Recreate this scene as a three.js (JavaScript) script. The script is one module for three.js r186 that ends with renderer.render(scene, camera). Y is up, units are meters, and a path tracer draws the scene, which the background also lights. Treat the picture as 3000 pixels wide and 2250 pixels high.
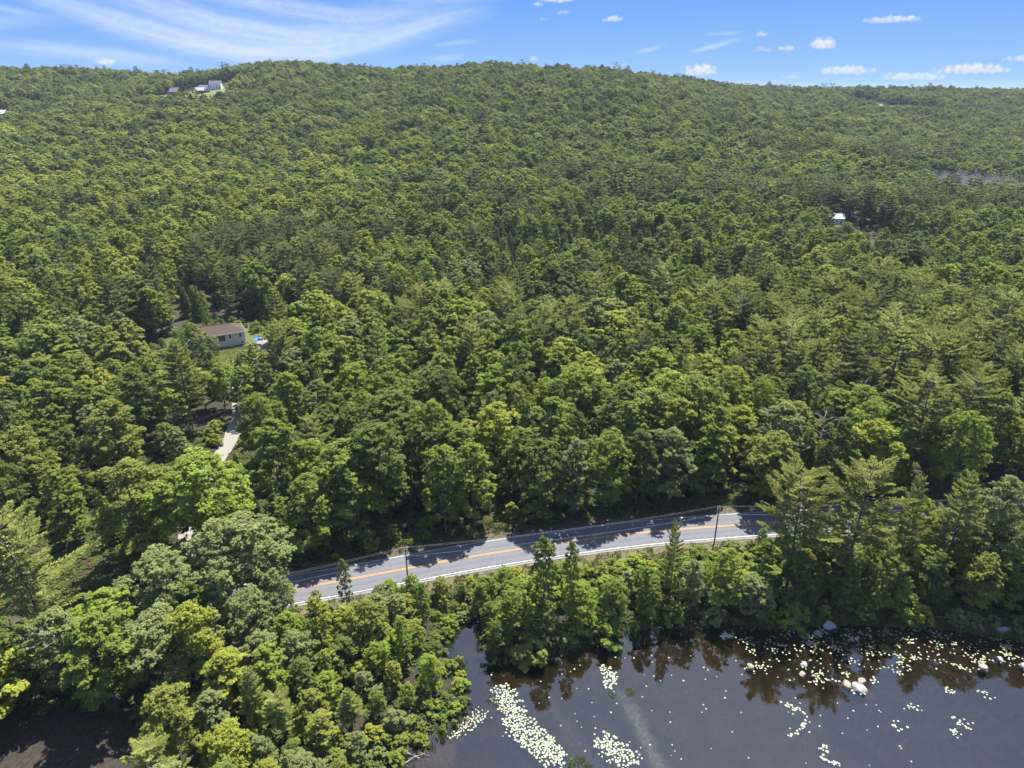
import * as THREE from 'three';
import { mergeGeometries } from 'three/addons/utils/BufferGeometryUtils.js';
import { createNoise2D } from 'simplex-noise';

// ---------------------------------------------------------------- camera, sun, exposure
const scene = new THREE.Scene();
const EYE = 91.5, PITCH = 23.3;
const camera = new THREE.PerspectiveCamera(58.7, 4 / 3, 1, 9000);
camera.position.set(0, EYE, 0);
camera.rotation.set(-PITCH * Math.PI / 180, 0, 0);
const renderer = new THREE.WebGLRenderer({ antialias: true });
renderer.toneMapping = THREE.LinearToneMapping;
const EXPOSURE = 2.65;
renderer.toneMappingExposure = EXPOSURE;
renderer.shadowMap.enabled = true;

const D2R = Math.PI / 180, SUN_AZ = 24 * D2R, SUN_EL = 61 * D2R;
const sunDir = new THREE.Vector3(Math.sin(SUN_AZ) * Math.cos(SUN_EL), Math.sin(SUN_EL), -Math.cos(SUN_AZ) * Math.cos(SUN_EL));
const sun = new THREE.DirectionalLight(new THREE.Color().setRGB(1, 0.95, 0.86), 5);
sun.position.copy(sunDir).multiplyScalar(900).add(new THREE.Vector3(0, 0, -300));
sun.target.position.set(0, 0, -300);
sun.castShadow = true;
sun.shadow.mapSize.set(4096, 4096);
Object.assign(sun.shadow.camera, { left: -600, right: 600, top: 600, bottom: -600, near: 1, far: 2500 });
scene.add(sun, sun.target);

// ---------------------------------------------------------------- small tools
function rngOf(seed) {
  let a = seed >>> 0;
  return () => { a = (a + 0x6d2b79f5) | 0; let t = Math.imul(a ^ (a >>> 15), 1 | a); t = (t + Math.imul(t ^ (t >>> 7), 61 | t)) ^ t; return ((t ^ (t >>> 14)) >>> 0) / 4294967296; };
}
const noiseA = createNoise2D(rngOf(11)), noiseB = createNoise2D(rngOf(23)), noiseC = createNoise2D(rngOf(37));
const fbm = (n, x, y, o = 4) => { let s = 0, a = 1, t = 0; for (let i = 0; i < o; i++) { s += a * n(x, y); t += a; x *= 2.03; y *= 2.03; a *= 0.5; } return s / t; };
const clamp = (x, a = 0, b = 1) => Math.min(b, Math.max(a, x));
const lerp = (a, b, t) => a + (b - a) * t;
const smooth = (a, b, x) => { const t = clamp((x - a) / (b - a)); return t * t * (3 - 2 * t); };
const table = (pts, x) => { if (x <= pts[0][0]) return pts[0][1]; for (let i = 1; i < pts.length; i++) if (x <= pts[i][0]) { const t = (x - pts[i - 1][0]) / (pts[i][0] - pts[i - 1][0]); return lerp(pts[i - 1][1], pts[i][1], t * t * (3 - 2 * t)); } return pts[pts.length - 1][1]; };
const rgb = (r, g, b) => new THREE.Color().setRGB(r, g, b);
const names = new Map();
const numbered = (n) => { const k = names.get(n) ?? 0; names.set(n, k + 1); return k ? `${n}_${String(k).padStart(3, '0')}` : n; };
function tag(o, label, category, group, kind) {
  if (label) o.userData.label = label;
  if (category) o.userData.category = category;
  if (group) o.userData.group = group;
  if (kind) o.userData.kind = kind;
  return o;
}
function shade(o) { o.traverse((c) => { if (c.isMesh) { c.castShadow = true; c.receiveShadow = true; } }); return o; }
function top(name, label, category, x, y, d, turn = 0, group) {          // a thing: a Group at its base; d is metres ahead of the viewpoint
  const g = new THREE.Group(); g.name = numbered(name); g.position.set(x, y, -d); g.rotation.y = turn;
  scene.add(g); return tag(g, label, category, group);
}
function part(name, geo, mat, parent) { const m = new THREE.Mesh(geo, mat); m.name = name; m.castShadow = m.receiveShadow = true; parent.add(m); return m; }
const std = (c, roughness = 0.85, extra = {}) => new THREE.MeshStandardMaterial({ color: c, roughness, ...extra });
const box = (w, h, l, x = 0, y = 0, z = 0) => new THREE.BoxGeometry(w, h, l).translate(x, y, z);

// a tileable-enough grey noise texture for grain
function grain(size, seed, f, lo, hi, mix = [0.6, 0.4]) {
  const n = createNoise2D(rngOf(seed)), r = rngOf(seed + 1), data = new Uint8Array(size * size * 4);
  for (let j = 0; j < size; j++) for (let i = 0; i < size; i++) {
    const u = i / size, v = j / size, b = (x, y) => fbm(n, x * f, y * f, 5);
    const w = b(u, v) * (1 - u) * (1 - v) + b(u - 1, v) * u * (1 - v) + b(u, v - 1) * (1 - u) * v + b(u - 1, v - 1) * u * v;
    const g = clamp(0.5 + w * mix[0] + (r() - 0.5) * mix[1]), k = (j * size + i) * 4, val = Math.round(255 * lerp(lo, hi, g));
    data[k] = data[k + 1] = data[k + 2] = val; data[k + 3] = 255;
  }
  const t = new THREE.DataTexture(data, size, size); t.wrapS = t.wrapT = THREE.RepeatWrapping; t.magFilter = t.minFilter = THREE.LinearFilter; t.colorSpace = THREE.SRGBColorSpace; t.needsUpdate = true;
  return t;
}

// ---------------------------------------------------------------- sky: clear summer blue, one fan of cirrus, small fair-weather cumulus
{
  const W = 4096, H = 2048, data = new Float32Array(W * H * 4), n1 = createNoise2D(rngOf(71)), n2 = createNoise2D(rngOf(72)), n3 = createNoise2D(rngOf(73));
  const r = rngOf(5), SKY = 0.465;
  // cirrus strands: [azimuth, elevation] in degrees, half width, strength
  const strands = [
    [[[-34.5, 6.6], [-31, 5.3], [-27, 4.1], [-23, 3.1], [-19, 2.5], [-14, 2.6], [-9.5, 3.5], [-5, 4.9], [-2, 5.4]], 0.75, 0.9],
    [[[-29, 6.4], [-25, 5.2], [-21, 4.1], [-16, 3.4], [-11, 3.7], [-7.5, 4.6]], 0.95, 0.75],
    [[[-26, 6.9], [-22, 6.2], [-17, 5.4], [-12, 4.8], [-8, 5.2], [-4, 5.9]], 0.7, 0.5],
    [[[-14, 6.8], [-9, 6.2], [-4, 6.1], [0, 6.6]], 0.5, 0.35],
    [[[-35, 2.6], [-31, 2.4], [-27, 2.0], [-23, 1.5]], 0.45, 0.5],
    [[[-36, 4.9], [-33, 4.6], [-30, 4.0]], 0.25, 0.35],
    [[[13.2, 2.5], [14.8, 2.9], [16.8, 3.4]], 0.16, 0.45], [[[9, 2.5], [10.5, 2.8], [11.4, 3.1]], 0.14, 0.35],
    [[[14, 3.7], [16, 3.75], [17, 3.8]], 0.1, 0.3], [[[-6, 3.0], [-4, 3.3], [-2.4, 3.35]], 0.14, 0.3], [[[-6.5, 2.1], [-5, 2.2], [-3.6, 2.3]], 0.2, 0.35],
  ];
  for (let k = 0; k < 26; k++) {             // the same kind of cirrus goes on round the rest of the sky
    const a0 = 42 + r() * 276, e0 = 3 + r() * 9, p = []; for (let i = 0; i < 6; i++) p.push([a0 + i * (3 + r() * 2), e0 - 2.2 * Math.sin(i / 5 * Math.PI) + r() * 0.6]);
    strands.push([p, 0.4 + r() * 0.7, 0.3 + r() * 0.5]);
  }
  const puffs = [[3.4, 6.05, 2.4, 0.6, 1], [1.9, 5.75, 0.7, 0.28, 0.7], [3.8, 5.2, 1.4, 0.28, 0.4], [7.5, 4.75, 1.8, 0.32, 0.75], [26.2, 4.25, 3.9, 0.42, 0.8], [29.6, 6.1, 4.2, 0.5, 0.85], [22.2, 2.85, 1.9, 0.75, 0.95],
    [19.9, 2.65, 1.6, 0.32, 0.6], [18.3, 2.62, 1.3, 0.3, 0.4], [18.1, 3.6, 1.0, 0.28, 0.6], [14.1, 1.2, 2.6, 0.85, 0.9], [24, 1.15, 4.0, 0.62, 0.75], [28.2, 0.75, 4.4, 0.5, 0.75], [31.5, 1.15, 4.6, 0.62, 0.85], [34.4, 1.75, 3.2, 0.4, 0.6],
    [1.6, 2.1, 1.0, 0.32, 0.6], [-28.3, 1.65, 1.3, 0.45, 0.9], [8.2, 1.7, 1.2, 0.3, 0.3], [20.5, 0.85, 1.4, 0.28, 0.35], [2.3, 4.75, 0.8, 0.2, 0.35], [-20.4, 6.4, 1.2, 0.3, 0.45], [-18, 5.6, 1.4, 0.28, 0.3]];
  for (let k = 0; k < 150; k++) { const a = 40 + r() * 280, e = 0.6 + r() * 7; puffs.push([a, e, 1 + r() * 3.4, 0.25 + r() * 0.5, 0.4 + r() * 0.6]); }
  const bins = Array.from({ length: 72 }, () => []), sbins = Array.from({ length: 72 }, () => []);
  const binOf = (a) => ((Math.floor((a + 180) / 5) % 72) + 72) % 72;
  for (const p of puffs) { const a = p[0] > 180 ? p[0] - 360 : p[0]; for (let b = -1; b <= 1; b++) bins[binOf(a + b * 5)].push([a, ...p.slice(1)]); }
  for (const [pts, w, s] of strands) for (let i = 0; i + 1 < pts.length; i++) {
    const sh = (pts[0][0] > 180 ? -360 : 0), A = [pts[i][0] + sh, pts[i][1]], B = [pts[i + 1][0] + sh, pts[i + 1][1]];
    for (let b = binOf(A[0] - 4), e = binOf(B[0] + 4), c = 0; c < 8; c++, b = (b + 1) % 72) { sbins[b].push([A, B, w, s, i / (pts.length - 1), pts.length - 1]); if (b === e) break; }
  }
  for (let row = 0; row < H; row++) {
    const up = ((row + 0.5) / H - 0.5) * 180;
    for (let col = 0; col < W; col++) {
      const round = ((col + 0.5) / W - 0.5) * 360, k = (row * W + col) * 4;
      let az = round + 90; if (az > 180) az -= 360;                       // 0 straight ahead, positive to the right
      const e = Math.max(up, 0), ce = Math.cos(up * D2R);
      const cosSun = clamp(ce * Math.cos(round * D2R) * sunDir.x + Math.sin(up * D2R) * sunDir.y + ce * Math.sin(round * D2R) * sunDir.z, -1, 1);
      const t = smooth(0, 9, e), t2 = smooth(9, 60, e);
      let R = lerp(lerp(0.215, 0.062, t), 0.08, t2), G = lerp(lerp(0.42, 0.25, t), 0.20, t2), B = lerp(lerp(0.84, 0.80, t), 0.52, t2);
      const glow = Math.exp(-(1 - cosSun) * 9) * 0.75 + Math.exp(-(1 - cosSun) * 5) * 0.34;
      R += glow * 0.70; G += glow * 0.80; B += glow * 0.98;
      if (up > 0 && up < 14) {
        let ci = 0;
        for (const [A, C, w, s, q, qn] of sbins[binOf(az)]) {
          const dx = C[0] - A[0], dy = C[1] - A[1], wx = az - A[0], wy = e - A[1], f = clamp((wx * dx + wy * dy) / (dx * dx + dy * dy)), ex = wx - f * dx, ey = wy - f * dy, dist = Math.hypot(ex, ey * 1.15);
          if (dist > w * 3) continue;
          const s01 = q + f / qn, fade = Math.sin(Math.PI * clamp(0.04 + 0.92 * s01)), side = (ey >= 0 ? 1 : -1) * dist;
          const streak = 0.5 + 0.5 * fbm(n1, (s01 * qn * 0.45 + side * 0.35), side * 2.6 + s01 * 1.2, 4);
          const fine = 0.5 + 0.5 * fbm(n2, az * 0.55 + e * 0.9, e * 3.2 - az * 0.35, 4);
          ci = Math.max(ci, s * fade * Math.exp(-dist * dist / (w * w)) * (0.25 + 1.05 * streak * (0.35 + 0.9 * fine)));
        }
        ci = 1 - Math.exp(-ci * 1.6);
        R = lerp(R, 0.70, ci); G = lerp(G, 0.75, ci); B = lerp(B, 0.88, ci);
        let cu = 0, sh = 0;
        for (const [a, ce0, w, h, s] of bins[binOf(az)]) {
          const u = (az - a) / (w * 0.5), v = (e - ce0) / (h * 0.62); if (Math.abs(u) > 1.7 || Math.abs(v) > 2.2) continue;
          const nz = fbm(n3, az * 2.1 + a, e * 4.6, 5), vv = v < 0 ? v * 2.4 : v, den = smooth(0.0, 0.6, 0.9 - u * u - vv * vv * 0.8 + nz * 1.0) * s;
          if (den > cu) { cu = den; sh = clamp(0.55 + v * 0.5 + nz * 0.4); }
        }
        R = lerp(R, lerp(0.42, 0.78, sh), cu); G = lerp(G, lerp(0.45, 0.79, sh), cu); B = lerp(B, lerp(0.72, 0.88, sh), cu);
      } else if (up >= 14) {                                              // thin veils of cirrus overhead, out of view, brightened for more fill light
        const px = ce * Math.cos(round * D2R) / Math.sin(up * D2R), pz = ce * Math.sin(round * D2R) / Math.sin(up * D2R);
        const v = smooth(0.0, 0.8, fbm(n1, px * 0.9 + 3, pz * 0.5, 5) + 0.25) * smooth(14, 26, up) * 0.6;
        R = lerp(R, 0.58 + glow * 0.5, v); G = lerp(G, 0.66 + glow * 0.55, v); B = lerp(B, 0.84 + glow * 0.62, v);
      }
      data[k] = R * SKY; data[k + 1] = G * SKY; data[k + 2] = B * SKY; data[k + 3] = 1;
    }
  }
  const tex = new THREE.DataTexture(data, W, H, THREE.RGBAFormat, THREE.FloatType);
  tex.mapping = THREE.EquirectangularReflectionMapping; tex.magFilter = tex.minFilter = THREE.LinearFilter; tex.needsUpdate = true;
  scene.background = tex; scene.environment = tex;
}
console.log('sky done');

// ---------------------------------------------------------------- the lie of the land (x to the right, d ahead, metres)
const SHORE = [[-16.7, 69.8], [-14.3, 71.8], [-9.2, 76.4], [-7.2, 79.9], [-8.0, 84.6], [-8.1, 89.0], [-11.3, 92.2], [-11.4, 96.4], [-8.6, 99.3], [-6.4, 101.0], [-4.6, 100.2], [-5.9, 96.4], [-5.2, 90.6], [-2.3, 89.4], [6.2, 90.4], [13.3, 94.2], [18.4, 95.2], [24.7, 97.0], [31.3, 98.2],
  [40, 99.8], [47.6, 98.6], [58.8, 99.8], [68.4, 99.6], [81.4, 98.4], [91.2, 96.2], [105, 93], [130, 86], [150, 60], [130, 20], [60, 5], [0, 20], [-22, 52], [-20, 64]];
function shoreDist(x, d) {                                                // positive on land
  let inside = false, best = 1e9;
  for (let i = 0, j = SHORE.length - 1; i < SHORE.length; j = i++) {
    const [ax, ay] = SHORE[i], [bx, by] = SHORE[j];
    if ((ay > d) !== (by > d) && x < (bx - ax) * (d - ay) / (by - ay) + ax) inside = !inside;
    const ux = bx - ax, uy = by - ay, t = clamp(((x - ax) * ux + (d - ay) * uy) / (ux * ux + uy * uy)), q = (x - ax - t * ux) ** 2 + (d - ay - t * uy) ** 2;
    if (q < best) best = q;
  }
  return (inside ? -1 : 1) * Math.sqrt(best);
}
class Way {                                                               // a smooth centre line
  constructor(pts, step = 2) {
    const c = new THREE.CatmullRomCurve3(pts.map(([x, d]) => new THREE.Vector3(x, 0, d)), false, 'centripetal');
    this.pts = c.getSpacedPoints(Math.max(2, Math.round(c.getLength() / step))).map((p) => [p.x, p.z]);
    this.x0 = Math.min(...this.pts.map((p) => p[0])) - 60; this.x1 = Math.max(...this.pts.map((p) => p[0])) + 60; this.d0 = Math.min(...this.pts.map((p) => p[1])) - 60; this.d1 = Math.max(...this.pts.map((p) => p[1])) + 60;
  }
  side(x, d) {                                                            // [signed distance, positive beyond the line (farther away); place along it]
    if (x < this.x0 || x > this.x1 || d < this.d0 || d > this.d1) return [999, 0];
    let best = 1e9, s = 1, at = 0;
    for (let i = 0; i + 1 < this.pts.length; i++) {
      const [ax, ad] = this.pts[i], [bx, bd] = this.pts[i + 1], ux = bx - ax, ud = bd - ad, t = clamp(((x - ax) * ux + (d - ad) * ud) / (ux * ux + ud * ud)), ex = x - ax - t * ux, ed = d - ad - t * ud, q = ex * ex + ed * ed;
      if (q < best) { best = q; s = ux * ed - ud * ex >= 0 ? 1 : -1; at = i + t; }
    }
    return [s * Math.sqrt(best), at];
  }
}
const ROAD = new Way([[-230, 30], [-190, 46], [-150, 66], [-112, 83], [-80, 95.3], [-53.4, 104.0], [-29.2, 111.2], [-6.2, 118.0], [20.1, 124.2], [40.5, 127.5], [64, 130], [87.6, 131.6], [140, 133], [220, 128], [320, 116]]);
const DRIVE = new Way([[-65, 106], [-69, 118], [-73.5, 134], [-76.5, 148], [-77.6, 157], [-77.8, 165], [-79.2, 173], [-81.5, 184], [-86, 196], [-91, 210], [-92.6, 218.6], [-91.2, 226], [-91.6, 234], [-94, 242], [-97, 249]]);
const HOUSE = [-110.3, 243.9];
const CREST = [[-1100, 96], [-790, 108], [-640, 108], [-560, 100], [-470, 107], [-380, 116], [-300, 117], [-200, 109], [-130, 111], [-40, 116], [40, 114], [130, 110], [230, 103], [330, 96], [470, 86], [620, 83], [800, 82], [1050, 80], [1500, 78]];
function hill(x, d) {
  const dr = lerp(1150, 1500, smooth(80, 520, x)), u = d / dr, s = u < 1 ? Math.pow(smooth(0.22, 1.12, u), 1.3) / Math.pow(smooth(0.22, 1.12, 1), 1.3) : 1 - 0.5 * smooth(1, 1.9, u);
  return (table(CREST, x) - 7) * s + fbm(noiseA, x / 210, d / 210, 3) * 5 * smooth(180, 600, d);
}
const FIELDS = [ // open ground far off: [x, d, half width, half depth, kind]
  [-420, 1003, 60, 58, 'farm'], [650, 1376, 42, 44, 'straw'], [906, 1376, 32, 44, 'straw'], [402, 610, 52, 26, 'swamp'], [221, 470, 10, 9, 'yard'], [310, 410, 13, 9, 'yard'], [-604, 876, 17, 16, 'yard'],
];
const LOW = [ // trees kept short below an opening: [x0, x1, d0, d1, greatest height]
  [-490, -355, 885, 915, 8], [-490, -428, 905, 946, 3], [-428, -355, 915, 946, 5], [590, 710, 1150, 1250, 7], [860, 950, 1150, 1250, 7], [600, 700, 1250, 1332, 2.5], [868, 944, 1250, 1332, 2.5], [205, 240, 425, 462, 5], [190, 250, 365, 425, 9], [286, 335, 372, 402, 5], [255, 335, 325, 372, 11], [345, 460, 545, 586, 9], [-632, -576, 800, 862, 5],
  [-118, -93.5, 206, 236, 8], [-82.5, -64, 148, 162, 3.5], [-100, -82.5, 150, 162, 12], [-96, -58, 136, 148, 8], [-102, -54, 122, 136, 13],
];
function groundY(x, d, sd = shoreDist(x, d)) {
  let h;
  if (sd < 0) h = -0.12 - 1.1 * smooth(0, 16, -sd) - 0.1 * (1 + noiseB(x / 3, d / 3)) * smooth(0, 3, -sd);
  else h = lerp(-0.1, 1.35, smooth(0, 7, sd)) + 0.5 * smooth(10, 60, sd) + 0.35 * fbm(noiseB, x / 14, d / 14, 2) * smooth(3, 14, sd);
  const far = smooth(130, 260, d);
  h = lerp(h, Math.max(h, 2 + hill(x, d) + 0.6 * fbm(noiseB, x / 30, d / 30, 2)), far);
  const rs = Math.abs(ROAD.side(x, d)[0]);
  h = lerp(1.40, h, smooth(6.5, 13, rs));
  const dv = Math.abs(DRIVE.side(x, d)[0]);
  if (dv < 12 && rs > 8 && d > 100) h = lerp(driveY(d), h, smooth(3, 11, dv));
  return h;
}
function driveY(d) { return lerp(1.4, 3.0, smooth(110, 225, d)); }
const surfaceY = (x, d) => { const hd = Math.hypot(x - HOUSE[0], d - HOUSE[1]); return lerp(3.0, groundY(x, d), smooth(16, 36, hd)); };

// ---------------------------------------------------------------- ground sheet
const floorTex = grain(512, 301, 5, 0.45, 1, [0.7, 0.55]);
{
  const axis = (stops) => { const out = []; for (let i = 0; i + 1 < stops.length; i++) { const [a, s] = stops[i], b = stops[i + 1][0], n = Math.max(1, Math.round((b - a) / s)); for (let k = 0; k < n; k++) out.push(lerp(a, b, k / n)); } out.push(stops[stops.length - 1][0]); return out; };
  const xs = axis([[-6500, 900], [-2000, 120], [-700, 24], [-150, 4], [-40, 1], [108, 3], [190, 12], [700, 40], [2000, 900], [6500]]);
  const ds = axis([[-400, 60], [20, 4], [62, 1], [140, 3], [270, 10], [700, 24], [1700, 120], [3000, 900], [8000]]);
  const pos = [], col = [], uv = [], idx = [];
  const mixc = (c, q, t) => [lerp(c[0], q[0], t), lerp(c[1], q[1], t), lerp(c[2], q[2], t)];
  for (const d of ds) for (const x of xs) {
    const sd = shoreDist(x, d), y = (Math.abs(x - HOUSE[0]) < 40 && Math.abs(d - HOUSE[1]) < 40) ? surfaceY(x, d) : groundY(x, d, sd);
    pos.push(x, y, -d); uv.push(x / 5, d / 5);
    const n = fbm(noiseB, x / 6, d / 6, 3), n2 = fbm(noiseC, x / 1.9, d / 1.9, 2);
    let c = mixc([0.075, 0.055, 0.035], [0.05, 0.06, 0.022], smooth(-0.3, 0.5, n));              // leaf litter and moss
    const [rs, at] = ROAD.side(x, d), near = rs < 0;
    const ar = Math.abs(rs);
    if (ar < 14) {
      const grass = mixc([0.24, 0.20, 0.10], [0.15, 0.165, 0.06], smooth(-0.25, 0.55, n + 0.4 * n2)), soil = [0.29, 0.23, 0.17];
      let v = mixc(grass, soil, smooth(0.15, 0.6, n2 + 0.3 * n) * 0.8);
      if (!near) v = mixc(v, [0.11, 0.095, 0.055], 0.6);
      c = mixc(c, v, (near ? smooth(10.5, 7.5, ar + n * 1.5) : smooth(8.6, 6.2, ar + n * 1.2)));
    }
    if (sd < 0.6) {                                                                              // the pond bed: peaty mud, paler silt in bands
      let b = mixc([0.072, 0.040, 0.014], [0.028, 0.018, 0.009], smooth(-0.4, 0.4, n));
      const s1 = Math.abs(x - (18 + (85 - d) * 0.30 + Math.sin(d / 3) * 0.3)); if (d < 86) b = mixc(b, [0.30, 0.31, 0.32], smooth(1.5, 0.3, s1 + 0.5 * n2) * smooth(86, 82, d));
      const s2 = Math.hypot((x - (4.5 + (84 - d) * 0.68)) / 1, 0); if (d < 87) b = mixc(b, [0.11, 0.085, 0.06], smooth(2.6, 0.4, s2 + 0.9 * n) * smooth(87, 83, d) * 0.85);
      const s3 = Math.hypot((x + 13) / 6, (d - 72.5) / 3.4); b = mixc(b, [0.20, 0.125, 0.05], smooth(1.1, 0.3, s3 + 0.35 * n));
      const s4 = Math.hypot((x - 58) / 3.2, (d - 85.6) / 3); b = mixc(b, [0.17, 0.105, 0.035], smooth(1.1, 0.3, s4 + 0.6 * n));
      if (x > 52) b = mixc(b, [0.09, 0.09, 0.085], smooth(-0.1, 0.5, n) * smooth(52, 66, x) * 0.6 * smooth(3, 9, -sd));
      c = mixc(c, b, smooth(0.6, -0.4, sd));
    }
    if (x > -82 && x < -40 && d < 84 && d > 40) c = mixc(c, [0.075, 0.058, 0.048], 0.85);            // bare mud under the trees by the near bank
    const hd = Math.hypot((x + 99) / 13, (d - 229) / 17);
    if (hd < 1.3 && d > 205) c = mixc(c, mixc([0.20, 0.23, 0.045], [0.25, 0.24, 0.07], smooth(-0.3, 0.6, n2)), smooth(1.25, 1.0, hd + 0.1 * n));
    const yd = Math.hypot((x - HOUSE[0]) / 24, (d - HOUSE[1] - 6) / 17); c = mixc(c, [0.14, 0.17, 0.045], smooth(1.1, 0.9, yd + 0.15 * n));
    for (const [fx, fd, fw, fl, k] of FIELDS) { const q = Math.max(Math.abs(x - fx) / fw, Math.abs(d - fd) / fl); if (q < 1.2) c = mixc(c, k === 'swamp' ? [0.10, 0.09, 0.075] : k !== 'straw' ? mixc([0.20, 0.24, 0.06], [0.32, 0.28, 0.09], smooth(-0.2, 0.5, n)) : [0.40, 0.35, 0.16], smooth(1.15, 0.95, q)); }
    col.push(...c);
  }
  const nx = xs.length;
  for (let j = 0; j + 1 < ds.length; j++) for (let i = 0; i + 1 < nx; i++) { const a = j * nx + i; idx.push(a, a + 1, a + nx, a + 1, a + nx + 1, a + nx); }
  const g = new THREE.BufferGeometry();
  g.setAttribute('position', new THREE.Float32BufferAttribute(pos, 3)); g.setAttribute('uv', new THREE.Float32BufferAttribute(uv, 2)); g.setAttribute('color', new THREE.Float32BufferAttribute(col, 3));
  g.setIndex(idx); g.computeVertexNormals();
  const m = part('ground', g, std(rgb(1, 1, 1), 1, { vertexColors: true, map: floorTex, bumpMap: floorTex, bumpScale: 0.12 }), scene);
  tag(m, 'forest floor, road banks and pond bed in one sheet', 'ground', null, 'structure');
}
console.log('ground done');

// ---------------------------------------------------------------- pond
{
  const S = 512, data = new Uint8Array(S * S * 4), n = createNoise2D(rngOf(404));
  const per = (f, u, v) => f(u, v) * (1 - u) * (1 - v) + f(u - 1, v) * u * (1 - v) + f(u, v - 1) * (1 - u) * v + f(u - 1, v - 1) * u * v;
  for (let j = 0; j < S; j++) for (let i = 0; i < S; i++) { const w = per((a, b) => fbm(n, a * 9, b * 14, 4), i / S, j / S), k = (j * S + i) * 4; data[k] = data[k + 1] = data[k + 2] = clamp(128 + w * 110, 0, 255); data[k + 3] = 255; }
  const bump = new THREE.DataTexture(data, S, S); bump.wrapS = bump.wrapT = THREE.RepeatWrapping; bump.magFilter = bump.minFilter = THREE.LinearFilter; bump.needsUpdate = true;
  const g = new THREE.PlaneGeometry(190, 104, 1, 1).rotateX(-Math.PI / 2).translate(65, 0, -54);
  const uv = g.attributes.uv; for (let i = 0; i < uv.count; i++) uv.setXY(i, uv.getX(i) * 190 / 9, uv.getY(i) * 104 / 9);
  const mat = new THREE.MeshPhysicalMaterial({ color: rgb(0.56, 0.52, 0.42), roughness: 0.02, transmission: 1, thickness: 0, ior: 1.86, bumpMap: bump, bumpScale: 0.003 });
  const m = part('pond_water', g, mat, scene); m.castShadow = false;
  tag(m, 'still brown pond mirroring the trees and the sky', 'pond', null, 'structure');
}

// ---------------------------------------------------------------- road, its shoulder and paint
function ribbon(way, a, b, y, i0 = 0, i1 = 1e9, uvScale = 4) {
  const P = way.pts, pos = [], uv = [], idx = []; let s = 0;
  for (let i = Math.max(0, i0); i < Math.min(P.length, i1); i++) {
    const p = P[i], q = P[Math.min(i + 1, P.length - 1)], o = P[Math.max(i - 1, 0)], tx = q[0] - o[0], td = q[1] - o[1], l = Math.hypot(tx, td), nx = -td / l, nd = tx / l;
    if (i > i0) s += Math.hypot(p[0] - P[i - 1][0], p[1] - P[i - 1][1]);
    const ya = typeof y === 'function' ? y(p[0], p[1]) : y, aw = typeof a === 'function' ? a(i) : a, bw = typeof b === 'function' ? b(i) : b;
    pos.push(p[0] + nx * aw, ya, -(p[1] + nd * aw), p[0] + nx * bw, ya, -(p[1] + nd * bw));
    uv.push(s / uvScale, aw / uvScale, s / uvScale, bw / uvScale);
    const k = pos.length / 3 - 4; if (k >= 0) idx.push(k, k + 2, k + 1, k + 1, k + 2, k + 3);
  }
  for (let k = 0; k < idx.length; k += 3) [idx[k + 1], idx[k + 2]] = [idx[k + 1], idx[k + 2]];
  const g = new THREE.BufferGeometry(); g.setAttribute('position', new THREE.Float32BufferAttribute(pos, 3)); g.setAttribute('uv', new THREE.Float32BufferAttribute(uv, 2)); g.setIndex(idx); g.computeVertexNormals();
  return g;
}
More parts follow.
